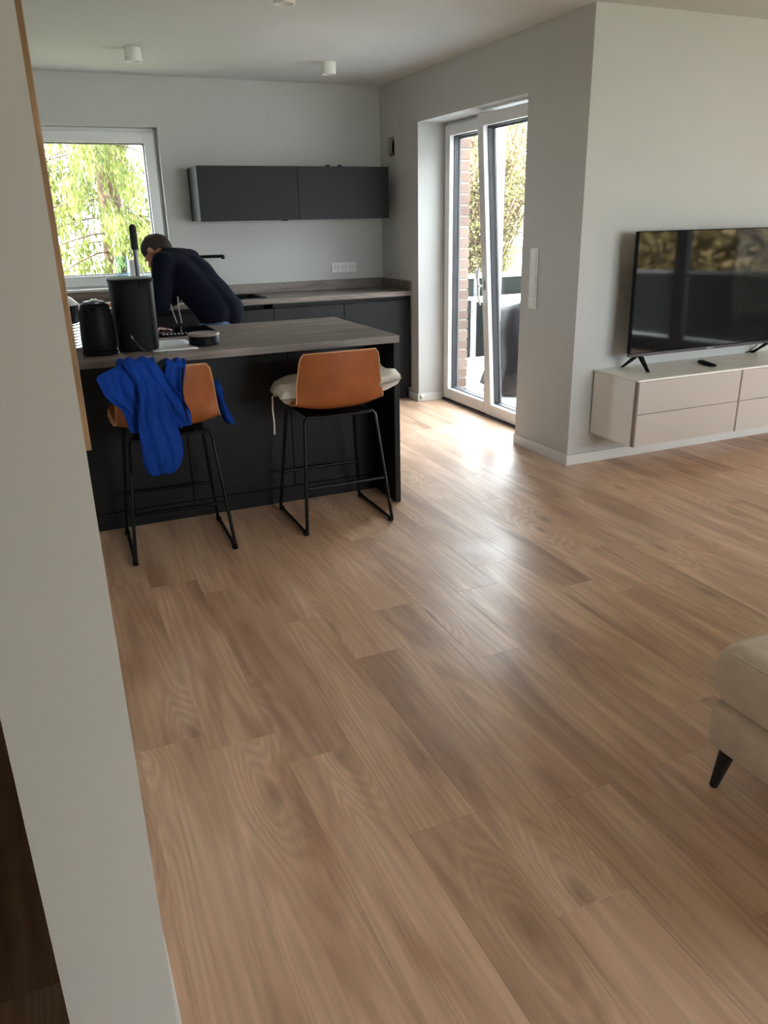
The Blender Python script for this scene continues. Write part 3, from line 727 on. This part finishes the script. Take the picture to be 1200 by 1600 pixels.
# jacket hung over the left stool's back
def interp(tab, t):
    if t <= tab[0][0]: return tab[0][1:]
    for a, b in zip(tab, tab[1:]):
        if t <= b[0]:
            k = (t-a[0])/(b[0]-a[0]); return tuple(p+(q-p)*k for p, q in zip(a[1:], b[1:]))
    return tab[-1][1:]
jk = empty('blue_jacket', (-2.5, -3.245, 0.9))
JX, JY, JZ = jk.location
def drape(tab, NU, NV, y0, folds, name, m, amp=0.012, over=None, seed=1, thick=0.005):
    """tab rows: (z, x left, x right) top to bottom; over: rows going across the top to the seat side"""
    rr = random.Random(seed); ph = [rr.uniform(0, 6.28) for _ in range(6)]
    z1, z0 = tab[0][0], tab[-1][0]; tb = sorted(tab); rows = []
    if over:
        for (dy, dz) in over:
            xl, xr = tab[0][1:]; rows.append([(xl+(xr-xl)*i/NU-JX, y0+dy-JY+0.004*math.sin(i*0.9+ph[0]), z1+dz-JZ+0.006*math.sin(i*0.8+ph[1])) for i in range(NU+1)])
    for j in range(NV+1):
        t = j/NV; z = z1+(z0-z1)*t; xl, xr = interp(tb, z); row = []
        for i in range(NU+1):
            u = i/NU; x = xl+(xr-xl)*u
            d = 1.5*amp*(0.5+0.5*min(1, t*2))*(1-2*abs(math.sin(0.5*(folds*1.5*u*6.28+ph[2]+1.6*math.sin(4*t+ph[3]))))**0.8)+0.6*amp*(math.sin(folds*u*6.28+ph[2]+1.2*math.sin(4*t+ph[3]))+0.5*math.sin(folds*2.3*u*6.28+ph[4]+3*t))+0.004*math.sin(9*t+7*u+ph[5])
            row.append((x-JX, y0-JY-abs(d)*1.2-d*0.4-0.010*t, z-JZ+0.006*math.sin(7*u+3*t+ph[1])*(1 if j else 0.5)))
        rows.append(row)
    o = MB().grid(rows).build(name, m, jk)
    bake(o, [('SOLIDIFY', dict(thickness=thick, offset=0)), ('SUBSURF', dict(levels=1, render_levels=1))]); return smooth_all(o)
OVER = [(0.13, -0.16), (0.115, -0.10), (0.095, -0.03), (0.070, 0.010), (0.035, 0.018), (0.012, 0.010)]
# left front with its spreading flap, folded centre, right front
drape([(0.925, -2.628, -2.515), (0.912, -2.66, -2.500), (0.895, -2.705, -2.490), (0.878, -2.724, -2.480), (0.845, -2.712, -2.470), (0.80, -2.700, -2.455), (0.765, -2.672, -2.450), (0.74, -2.640, -2.445), (0.69, -2.628, -2.44), (0.64, -2.62, -2.44)], 22, 26, -3.262, 1.7, 'front_panel', 'blue_cloth', 0.014, OVER, 2)
drape([(0.930, -2.610, -2.480), (0.90, -2.590, -2.462), (0.84, -2.560, -2.430), (0.76, -2.520, -2.385), (0.70, -2.520, -2.360), (0.645, -2.510, -2.360)], 18, 20, -3.280, 1.3, 'front_panel', 'blue_cloth', 0.014, OVER, 5)
drape([(0.912, -2.440, -2.352), (0.88, -2.450, -2.362), (0.82, -2.450, -2.376), (0.765, -2.46, -2.385), (0.72, -2.46, -2.376), (0.675, -2.46, -2.366), (0.652, -2.455, -2.362)], 16, 20, -3.268, 1.0, 'front_panel', 'blue_cloth', 0.012, OVER, 8)
drape([(0.905, -2.495, -2.425), (0.85, -2.495, -2.425), (0.82, -2.49, -2.43)], 8, 8, -3.258, 0.8, 'lining', 'navy_lining', 0.004, OVER, 9)
# sleeve hanging lowest, a flattened tube
sl = []
for j in range(41):
    t = j/40; z = 0.90-0.445*t
    xl, xr = interp(sorted([(0.90, -2.565, -2.50), (0.84, -2.570, -2.475), (0.76, -2.572, -2.452), (0.68, -2.582, -2.432), (0.64, -2.588, -2.422), (0.56, -2.590, -2.412), (0.52, -2.588, -2.414), (0.485, -2.578, -2.430), (0.455, -2.552, -2.468)]), z)
    cx, hw_ = (xl+xr)/2, (xr-xl)/2; row = []
    for i in range(48):
        a = 2*PI*i/48; u = math.cos(a)
        crease = 0.011*abs(math.sin(4.2*u+2.2*math.sin(3.1*t)+0.6))+0.007*abs(math.sin(9*u-5*t+1.0))+0.006*math.sin(14*t+5*u)*smoothstep(0.55, 0.9, t)
        row.append((cx+hw_*u+0.004*math.sin(11*t)-JX, -3.270-0.038*smoothstep(0.0, 0.25, t)-0.006*t+0.022*math.sin(a)*(0.6+0.4*t)-(crease-0.01 if math.sin(a) < 0 else 0)*(0.4+0.6*smoothstep(0.0, 0.3, t))-JY, z-JZ+0.010*math.sin(u*3+1)*(1 if t > 0.9 else 0.2)))
    sl.append(row)
mb = MB().grid(sl, close=True); mb.add(sl[-1], [tuple(range(48))]); mb.add(sl[0], [tuple(range(47, -1, -1))])
o = mb.build('sleeve', 'blue_cloth', jk); bake(o, [('WELD', dict(merge_threshold=0.0005)), ('SUBSURF', dict(levels=1, render_levels=1))]); smooth_all(o)
# other sleeve slipping down on the seat side
rows = []
for j in range(14):
    t = j/13; cx, cy, cz = -2.215+0.075*t, -3.12+0.08*math.sin(2*t), 0.79-0.21*t
    rows.append([(cx+(0.026+0.006*math.sin(9*t))*(1-0.3*t)*math.cos(a)-JX, cy+0.03*math.sin(a)-JY, cz+0.01*math.sin(2*a)-JZ) for a in [2*PI*i/14 for i in range(14)]])
mb = MB().grid(rows, close=True); mb.add(rows[-1], [tuple(range(14))]); mb.add(rows[0], [tuple(range(13, -1, -1))]); mb.build('sleeve', 'blue_cloth', jk, True)
MB().tube([(-2.374-JX, -3.300-JY, 0.90-JZ), (-2.388-JX, -3.306-JY, 0.80-JZ), (-2.384-JX, -3.310-JY, 0.72-JZ), (-2.378-JX, -3.308-JY, 0.665-JZ)], 0.004, 6).build('zip', 'black_plastic', jk, True)
tag(jk, 'royal blue jacket draped over the back of the left bar stool', 'jacket')

# ------------------------------------------------------------------ person bending over the kitchen counter
pr = empty('person', (-1.76, -1.34, 0))
PX = Vector(pr.location)
F = Vector((-0.75, 0.66, 0)); LF = Vector((-0.66, -0.75, 0)); UP = Vector((0, 0, 1))
pel = Vector((-1.775, -1.36, 0.90)); sh = Vector((-2.005, -1.20, 1.235)); hd = Vector((-2.105, -1.105, 1.295))
wst = Vector((-1.825, -1.32, 0.99)); chest = Vector((-1.93, -1.235, 1.15))
lsh, rsh = sh+LF*0.165+Vector((0.01, 0, -0.005)), sh-LF*0.175
lel, rel_ = Vector((-2.165, -1.41, 0.985)), Vector((-2.02, -0.98, 0.99))
lwr, rwr = Vector((-2.375, -1.22, 0.985)), Vector((-2.22, -0.80, 0.975))
def loc(cs): return [(Vector(c[0])-PX, c[1], Vector(c[2])-PX, c[3]) for c in cs]
lhip, rhip = pel+LF*0.085+Vector((0, 0, -0.03)), pel-LF*0.085+Vector((0, 0, -0.03))
lkn, rkn = lhip+Vector((-0.03, 0.03, -0.40)), rhip+Vector((-0.06, 0.06, -0.40))
lan, ran = lkn+Vector((0.01, 0.0, -0.385)), rkn+Vector((-0.01, 0.02, -0.385))
def hand(wr, dirn, side):
    d = dirn.normalized(); s = d.cross(UP).normalized()*side; out = []
    palm = wr+d*0.085
    out += [(wr, 0.024, palm, 0.022), (wr+s*0.015, 0.020, palm+s*0.028, 0.017), (wr-s*0.015, 0.020, palm-s*0.028, 0.016)]
    for k, (off, ln) in enumerate(((0.036, 0.070), (0.012, 0.080), (-0.012, 0.074), (-0.034, 0.058))):
        a = palm+s*off; b = a+d*ln*0.55+UP*(-0.004); c = b+d*ln*0.42+UP*(-0.022)
        out += [(a, 0.0092, b, 0.0086), (b, 0.0086, c, 0.0074)]
    a = wr+d*0.03+s*0.034; b = a+d*0.035+s*0.028; out += [(a, 0.0115, b, 0.0100), (b, 0.010, b+d*0.028+UP*-0.012, 0.0082)]
    return out
fd = (hd-sh).normalized()
look = (F*0.8+Vector((0, 0, -0.62))).normalized(); hu = look.cross(LF).normalized()
if hu.z < 0: hu = -hu
body = [(pel, 0.10, wst, 0.09), (wst, 0.09, chest, 0.10), (chest, 0.095, sh, 0.07), (sh, 0.06, hd-look*0.02-hu*0.06, 0.052),
        (hd-look*0.025, 0.078, hd+look*0.012, 0.074), (hd+look*0.02-hu*0.055, 0.058, hd+look*0.045-hu*0.085, 0.034), (hd-look*0.03+hu*0.02, 0.075, hd+hu*0.03, 0.072),
        (hd+look*0.085-hu*0.005, 0.012, hd+look*0.10-hu*0.028, 0.015),
        (hd+LF*0.074-hu*0.02, 0.016, hd+LF*0.080+hu*0.012-look*0.01, 0.018), (hd-LF*0.074-hu*0.02, 0.016, hd-LF*0.080+hu*0.012-look*0.01, 0.018),
        (lsh, 0.05, lel, 0.04), (lel, 0.04, lwr, 0.026), (rsh, 0.05, rel_, 0.04), (rel_, 0.04, rwr, 0.026),
        (lhip, 0.085, lkn, 0.055), (lkn, 0.055, lan, 0.038), (rhip, 0.085, rkn, 0.055), (rkn, 0.055, ran, 0.038)]
body += hand(lwr, lwr-lel, 1)+hand(rwr, rwr-rel_, -1)
bd = blob('body', loc(body), 'skin', pr, 0.007, 3)
for s_ in (-1, 1):
    e = hd+look*0.082+LF*s_*0.032+hu*0.004-PX
    q = MB(); capsule(q, e, 0.011, e+Vector((0, 0, 0.0005)), 0.011); q.build('eye', 'porcelain', bd, True)
q = MB(); capsule(q, hd+look*0.078-hu*0.062-LF*0.02-PX, 0.006, hd+look*0.078-hu*0.062+LF*0.02-PX, 0.006); q.build('mouth', 'pink_paper', bd, True)
blob('hair', loc([(hd-look*0.030+hu*0.022, 0.083, hd+hu*0.036+look*0.01, 0.078), (hd-look*0.055-hu*0.01, 0.062, hd-look*0.055+hu*0.02, 0.064), (hd+hu*0.05-look*0.01, 0.07, hd+hu*0.045+look*0.035, 0.055)]), 'hair', pr, 0.007, 4)
def fold(co): return 0.0035*math.sin(21*co.x+17*co.z+4*math.sin(9*co.y))+0.002*math.sin(37*co.z-18*co.x+11*co.y)
hem = pel+Vector((0.0, 0.0, 0.016))
hood = [(hem+LF*0.075, 0.118, wst+LF*0.06, 0.124), (hem-LF*0.075, 0.118, wst-LF*0.06, 0.124), (hem-F*0.045, 0.118, wst-F*0.045, 0.122), (wst-F*0.045, 0.122, chest-F*0.02, 0.125), (wst+LF*0.06, 0.118, chest+LF*0.075, 0.122), (wst-LF*0.06, 0.118, chest-LF*0.075, 0.122),
        (chest+LF*0.07, 0.12, sh+LF*0.10, 0.088), (chest-LF*0.07, 0.12, sh-LF*0.10, 0.088), (sh+LF*0.08, 0.09, sh-LF*0.08, 0.09),
        (lsh, 0.078, lel, 0.062), (lel, 0.062, lwr-(lwr-lel)*0.06, 0.044), (rsh, 0.078, rel_, 0.062), (rel_, 0.062, rwr-(rwr-rel_)*0.06, 0.044),
        (sh+fd*0.03+hu*0.02+LF*0.06, 0.048, sh+fd*0.03+hu*0.02-LF*0.06, 0.048), (sh-fd*0.02+UP*0.055+LF*0.04, 0.042, sh-fd*0.02+UP*0.055-LF*0.04, 0.042)]
hd_o = blob('hoodie', loc(hood), 'navy_hoodie', pr, 0.010, 5, fold)
jn = [(pel+LF*0.07-UP*0.05, 0.098, pel+LF*0.07-UP*0.10, 0.108), (pel-LF*0.07-UP*0.05, 0.098, pel-LF*0.07-UP*0.10, 0.108), (pel-F*0.03-UP*0.05, 0.100, pel-F*0.03-UP*0.10, 0.112),
      (lhip, 0.10, lkn, 0.07), (lkn, 0.07, lan, 0.055), (rhip, 0.10, rkn, 0.07), (rkn, 0.07, ran, 0.055)]
blob('jeans', loc(jn), 'jeans', pr, 0.010, 4)
for an in (lan, ran):
    a = Vector((an.x, an.y, 0.045)); blob('shoe', loc([(a-F*0.05, 0.042, a+F*0.10, 0.040), (a-F*0.05-UP*0.0, 0.044, a-F*0.04+UP*0.05, 0.05), (a+F*0.1-UP*0.004, 0.040, a+F*0.18-UP*0.01, 0.032)]), 'shoe', pr, 0.010, 3)
nk = sh+F*0.02-UP*0.10
for k, (dx, q) in enumerate(((-0.015, Vector((-2.065, -1.36, 0.86))), (0.03, Vector((-2.035, -1.36, 0.86))))):
    s0 = Vector((-2.10+k*0.055, -1.37, 1.03)); MB().tube([s0-PX, (s0+q)/2+Vector((-0.005, 0, 0))-PX, q-PX], 0.0032, 6).build('drawstring', 'white_cord', hd_o, True)
tag(pr, 'person in a navy hoodie and jeans bending over behind the island', 'person')

# ------------------------------------------------------------------ television sideboard, television, remote
CZ0, CZ1, CYF = 0.195, 0.588, -3.222
for (x0, x1, lb) in ((0.153, 0.941, 'white wall-hung sideboard section with two drawers, left end under the television'), (0.941, 1.729, 'white wall-hung sideboard section cut off at the right edge of the photo'), (1.729, 2.517, 'white wall-hung sideboard section at the far right, beyond the television')):
    o = empty('sideboard', ((x0+x1)/2, -3.02, CZ0))
    child(MB().box(x0+0.0004, x1-0.0004, CYF+0.026, YT-BT-0.001, CZ0, CZ1-0.013, 0.001), 'body', 'lacquer_white', o)
    child(MB().box(x0+0.0004, x1-0.0004, CYF-0.002, YT-0.001, CZ1-0.012, CZ1, 0.001), 'top_board', 'lacquer_white', o)
    child(MB().box(x0+0.0004, x0+0.010, CYF, CYF+0.0255, CZ0, CZ1-0.013, 0.0008), 'end_strip', 'groove_brown', o)
    zm = (CZ0+CZ1-0.012)/2
    for za, zb in ((CZ0+0.001, zm-0.0015), (zm+0.0015, CZ1-0.0145)):
        child(MB().box(x0+0.012, x1-0.002, CYF, CYF+0.020, za, zb, 0.0012), 'drawer', 'lacquer_beige', o)
    tag(o, lb, 'sideboard', 'wall-hung sideboard sections')
tv = empty('television', (0.89, -2.985, CZ1))
TX0, TX1, TZ0, TZ1 = 0.268, 1.512, 0.672, 1.374
child(MB().box(TX0, TX1, -2.996, -2.970, TZ0+0.018, TZ1, 0.003), 'casing', 'black_plastic', tv)
child(MB().box(TX0+0.30, TX1-0.30, -2.970, -2.930, TZ0+0.05, TZ0+0.40, 0.01), 'back_cover', 'black_plastic', tv)
child(MB().box(TX0+0.005, TX1-0.005, -2.9985, -2.9962, TZ0+0.022, TZ1-0.005), 'screen', 'screen_black', tv)
bz = child(MB().box(TX0, TX1, -3.000, -2.972, TZ0, TZ0+0.0175, 0.002), 'chin', 'grey_metal', tv)
child(MB().box(0.862, 0.918, -3.0015, -3.0003, TZ0+0.004, TZ0+0.013), 'badge', 'silver', bz)
for fx in (0.347, 1.433):
    lg = MB()
    for yy in (-2.842, -3.085):
        s_ = 1 if yy > -2.985 else -1
        lg.add([(fx-0.012, -2.985+s_*0.002, TZ0), (fx+0.012, -2.985+s_*0.002, TZ0), (fx+0.012, -2.985+s_*0.030, TZ0), (fx-0.012, -2.985+s_*0.030, TZ0),
                (fx-0.008, yy-s_*0.014, CZ1+0.001), (fx+0.008, yy-s_*0.014, CZ1+0.001), (fx+0.008, yy, CZ1+0.001), (fx-0.008, yy, CZ1+0.001)],
               [(0, 1, 2, 3), (4, 7, 6, 5), (0, 4, 5, 1), (1, 5, 6, 2), (2, 6, 7, 3), (3, 7, 4, 0)])
    child(lg, 'foot', 'black_plastic', tv)
child(MB().tube([(1.36, -2.965, TZ0+0.05), (1.37, -2.93, TZ0-0.02), (1.40, -2.86, CZ1+0.02), (1.42, -2.84, CZ1+0.004), (1.47, -2.835, CZ1+0.004)], 0.003, 6), 'cable', 'black_plastic', tv, True)
child(MB().tube([(1.44, -2.965, TZ0+0.05), (1.435, -2.92, TZ0-0.03), (1.42, -2.85, CZ1+0.01), (1.38, -2.84, CZ1+0.004)], 0.003, 6), 'cable', 'black_plastic', tv, True)
tv.location.z += 0.003; tv.rotation_euler = (math.radians(-1.0), 0, 0)
tag(tv, 'large black flat television on two splayed feet on the white sideboard', 'television')
rm = empty('remote_control', (0.843, -3.036, CZ1+0.0005), -0.33+PI)
b = MB(); b.box(-0.021, 0.021, -0.085, 0.085, 0.0, 0.016, 0.006, 3); b.build('body', 'black_plastic', rm, True)
for k in range(5):
    for c in (-0.011, 0.0, 0.011): MB().box(c-0.003, c+0.003, -0.05+k*0.022-0.004, -0.05+k*0.022+0.004, 0.0155, 0.0172, 0.0006, 1).build('button', 'grey_gasket', rm)
tag(rm, 'black remote control lying on the white sideboard', 'remote')

# ------------------------------------------------------------------ sofa corner
so = empty('sofa', (-0.3, -5.95, 0), 0.0)
def soft_box(x0, x1, y0, y1, z0, z1, bev, name, parent, crown=0.0, seg=6):
    mb = MB().box(x0, x1, y0, y1, z0, z1, bev, seg)
    o = child(mb, name, 'sofa_fabric', parent)
    if crown:
        cx, cy = (o.data.vertices[0].co.x, 0)
    return smooth_all(o)
X0, Y1 = -1.452, -5.375
soft_box(X0+0.006, 0.85, -6.42, Y1-0.012, 0.128, 0.268, 0.028, 'base', so)
for x0, x1 in ((X0-0.004, -0.31), (-0.30, 0.85)):
    c = soft_box(x0, x1, -6.25, Y1, 0.262, 0.440, 0.062, 'seat_cushion', so)
    o = MB()
    r = 0.062; zc = 0.44-0.018
    pts = [(x0+r*0.3, -6.19, zc), (x0+r*0.3, Y1-r, zc), (x0+r*0.55, Y1-r*0.55, zc), (x0+r, Y1-r*0.3, zc), (x1-r, Y1-r*0.3, zc)]
    child(o.tube(pts, 0.0035, 6), 'piping', 'sofa_fabric', c, True)
for x0, x1 in ((X0, -0.31), (-0.30, 0.85)): soft_box(x0+0.01, x1, -6.46, -6.24, 0.272, 0.80, 0.07, 'back_cushion', so)
soft_box(0.85, 1.02, -6.46, Y1-0.02, 0.13, 0.60, 0.05, 'armrest', so)
for (lx, ly, dx, dy) in ((X0+0.046, Y1-0.068, -0.012, 0.022), (0.95, Y1-0.075, 0.022, 0.028), (X0+0.055, -6.36, -0.022, -0.028), (0.95, -6.36, 0.022, -0.028)):
    child(MB().tube([(lx, ly, 0.140), (lx+dx, ly+dy, 0.0)], [0.023, 0.0115], 16), 'leg', 'black_matt', so, True)
tag(so, 'beige fabric sofa corner on black tapered legs at the right edge', 'sofa')

# ------------------------------------------------------------------ outside: terrace, railing, covered grill, trees
struct(MB().box(0.48, 7.5, YT+0.36, 3.2, -0.4, -0.175).box(4.56, 7.5, -12.0, YT+0.36, -0.4, -0.175).build('floor_terrace', 'mortar'))
tf = bpy.data.objects['floor_terrace']; tm = None
for ix in range(5):
    for iy in range(6):
        if tm is None:
            b = MB().box(-0.298, 0.298, -0.298, 0.298, -0.02, 0.0, 0.003, 1); tm = bpy.data.meshes.new('paving_tile'); tm.from_pydata(b.v, [], b.f); tm.materials.append(MATS['terrace_stone'])
        o = bpy.data.objects.new('paving_tile', tm); o.location = (0.80+ix*0.6, -2.13+iy*0.6, -0.155); link(o, tf)
struct(MB().box(-30, 40, -30, 45, -0.9, -0.45).build('ground_lawn', 'lawn'))
def railing(name, axis, a0, a1, t, label, n, cap='white_upvc', z0=-0.175, zt=0.89):
    r = empty(name, (0, 0, 0))
    def bx(p, q, w0, w1, zz0, zz1, nm, m, par=r, bev=0.003):
        mb = MB().box(p, q, t+w0, t+w1, zz0, zz1, bev) if axis == 'x' else MB().box(t+w0, t+w1, p, q, zz0, zz1, bev)
        return mb.build(nm, m, par)
    bx(a0, a1, -0.035, 0.035, zt-0.045, zt, 'top_rail', cap)
    bx(a0, a1, -0.05, 0.05, z0, z0+0.13, 'curb', 'terrace_stone')
    st = (a1-a0)/n
    for k in range(n+1): bx(a0+k*st-0.02, a0+k*st+0.02, -0.02, 0.02, z0+0.13, zt-0.045, 'post', 'grey_foil')
    for k in range(n): bx(a0+k*st+0.022, a0+(k+1)*st-0.022, -0.006, 0.006, z0+0.15, zt-0.05, 'infill_panel', 'panel_green', bev=0)
    tag(r, label, 'railing'); return r
railing('balcony_railing', 'x', 0.62, 3.6, 1.15, 'white-capped terrace railing with dark panels behind the terrace door', 3)
railing('balcony_railing', 'y', -12.0, 1.0, 5.7, 'long grey-capped terrace railing with dark panels facing the living-room glazing', 7, 'grey_foil')
# covered grill
gr = empty('covered_grill', (1.42, -0.12, -0.155))
rows = []
for j in range(17):
    t_ = j/16; z = 0.86*(1-t_)+0.05
    w, d = (0.24+0.10*t_**0.7+0.03*math.sin(t_*7), 0.20+0.12*t_**0.8)
    rows.append([(w*math.copysign(abs(math.cos(a))**0.6, math.cos(a))*(1+0.07*t_*math.sin(7*a+2*t_)), d*math.copysign(abs(math.sin(a))**0.6, math.sin(a))*(1+0.08*t_*math.sin(6*a+1)), z-0.10*max(0, math.sin(a*0.5+0.6))*(1-t_)+0.03*t_*math.sin(3*a)) for a in [2*PI*i/48 for i in range(48)]])
mb = MB().grid(rows, close=True); k = len(mb.v); mb.v.append((0, 0, 0.86)); mb.f += [(i, (i+1) % 48, k) for i in range(48)]
mb.build('cover', 'grill_cover', gr, 70)
for sx in (-1, 1):
    for sy in (-1, 1): MB().tube([(sx*0.18, sy*0.15, 0.5), (sx*0.2, sy*0.17, 0.0)], 0.014, 8).build('leg', 'grey_foil', gr, True)
tag(gr, 'garden grill under a dark wrinkled cover on the terrace', 'grill')
tb = empty('garden_table', (1.88, 0.68, -0.155))
MB().box(-0.45, 0.45, -0.32, 0.30, 0.785, 0.82, 0.006).build('table_top', 'white_plastic', tb)
for sx in (-0.4, 0.4):
    for sy in (-0.27, 0.25): MB().box(sx-0.02, sx+0.02, sy-0.02, sy+0.02, 0, 0.785, 0.003).build('leg', 'white_plastic', tb)
tag(tb, 'white garden table behind the covered grill', 'table')
tag(MB().box(-4.6, -3.62, 6.0, 7.2, -0.45, 1.42).box(-4.7, -3.57, 5.95, 7.25, 1.42, 1.48).build('garden_pillar', 'render_grey'), 'pale grey rendered pillar outside the kitchen window', 'pillar')

def quads(pts, size, rr, droop=0.0, wf=0.32):
    vs, fs = [], []
    for p in pts:
        d = Vector((rr.uniform(-1, 1), rr.uniform(-1, 1), rr.uniform(-1, 1)-droop)).normalized(); n = d.orthogonal().normalized()
        n.rotate(Matrix.Rotation(rr.uniform(0, 6.28), 3, d)); L = size*rr.uniform(0.6, 1.4); w = L*wf; k = len(vs)
        vs += [tuple(p), tuple(p+d*L*0.5+n*w), tuple(p+d*L), tuple(p+d*L*0.5-n*w)]; fs.append((k, k+1, k+2, k+3))
    return vs, fs
def spruce(loc_, h, r, nb, label, seed):
    rr = random.Random(seed); root = empty('spruce_tree', loc_)
    MB().tube([(0, 0, 0), (0.02, 0, h*0.5), (0, 0, h)], [0.22, 0.13, 0.02], 10).build('trunk', 'bark', root, True)
    pts = []; br = MB()
    for b in range(nb):
        z = h*(0.06+0.9*rr.random()**1.1); L = r*(1-0.75*z/h)*rr.uniform(0.75, 1.1); a = rr.uniform(0, 6.28)
        dx, dy = math.cos(a), math.sin(a); path = []
        for k in range(7):
            t = k/6; path.append(Vector((dx*L*t, dy*L*t, z-0.45*L*t*t+0.22*L*t**4)))
        br.tube(path, [0.016*(1-0.8*k/6) for k in range(7)], 5, False)
        for s in range(int(28*L)):
            t = rr.uniform(0.15, 1.0); k = min(5, int(t*6)); q = path[k].lerp(path[k+1], t*6-k)
            side = Vector((-dy, dx, 0))*rr.uniform(-0.28, 0.28)*(1.15-t); ln = rr.uniform(0.15, 0.62)
            for m_ in range(int(ln/0.03)):
                w = m_*0.03; pts.append(q+side*(1-0.1*w)+Vector((rr.uniform(-.03, .03), rr.uniform(-.03, .03), -w)))
    br.build('branches', 'bark', root, True)['kind'] = 'stuff'
    v, f = quads(pts, 0.085, rr, 2.2, 0.17); MB().add(v, f).build('foliage', 'spruce_needles', root, fix=False)['kind'] = 'stuff'
    tag(root, label, 'tree'); return root
def shrub(loc_, h, r, n, label, seed, m='spring_leaves', leaf=0.07, dens=26, name='shrub', wf=0.32, spread=0.25):
    rr = random.Random(seed); root = empty(name, loc_); tw = MB(); pts = []
    for s in range(n):
        a = rr.uniform(0, 6.28); lean = rr.uniform(0.05, 1.0)*r; L = h*rr.uniform(0.65, 1.0); p0 = Vector((rr.uniform(-.25, .25), rr.uniform(-spread, spread), 0)); path = [p0]
        for k in range(1, 7):
            t = k/6; path.append(p0+Vector((math.cos(a)*lean*t**1.3+rr.uniform(-.06, .06), math.sin(a)*lean*t**1.3+rr.uniform(-.06, .06), L*(t-0.12*t*t))))
        tw.tube(path, [0.022*(1-0.85*k/6) for k in range(7)], 5, False)
        for b in range(7):
            t = rr.uniform(0.12, 0.98); k = min(5, int(t*6)); q = path[k].lerp(path[k+1], t*6-k)
            d = Vector((rr.uniform(-1, 1), rr.uniform(-1, 1), rr.uniform(-0.2, 0.9))).normalized()*rr.uniform(0.3, 0.8)
            e = q+d+Vector((0, 0, -0.1)); tw.tube([q, q+d*0.5+Vector((0, 0, 0.03)), e], [0.009, 0.006, 0.002], 4, False)
            for _ in range(dens): pts.append(q.lerp(e, rr.random())+Vector((rr.gauss(0, .07), rr.gauss(0, .07), rr.gauss(0, .07))))
    tw.build('twigs', 'bark', root, True)['kind'] = 'stuff'
    v, f = quads(pts, leaf, rr, 0.2, wf); MB().add(v, f).build('foliage', m, root, fix=False)['kind'] = 'stuff'
    tag(root, label, 'tree' if 'tree' in name else name); return root
spruce((-1.6, 6.6, -0.45), 8.5, 3.0, 110, 'tall drooping spruce tree outside the kitchen window, right of centre', 21)
spruce((-5.2, 12.0, -0.45), 10.0, 3.0, 90, 'tall drooping spruce tree outside the kitchen window, further left', 22)
shrub((4.5, 6.4, -0.45), 4.8, 1.7, 150, 'yellow-green leafing tree beyond the terrace railing, seen through the left door leaf', 31, leaf=0.055, dens=44, wf=0.25, name='leafing_tree')
shrub((6.55, 9.4, -0.45), 5.4, 1.9, 150, 'yellow-green leafing tree beyond the terrace railing, seen through the tilted door leaf', 32, leaf=0.06, dens=44, wf=0.25, name='leafing_tree')
shrub((8.0, -8.4, -0.45), 5.6, 0.8, 760, 'tall brownish garden hedge beyond the long railing, mirrored in the television', 41, 'hedge_leaves', 0.15, 20, name='hedge', spread=5.6)
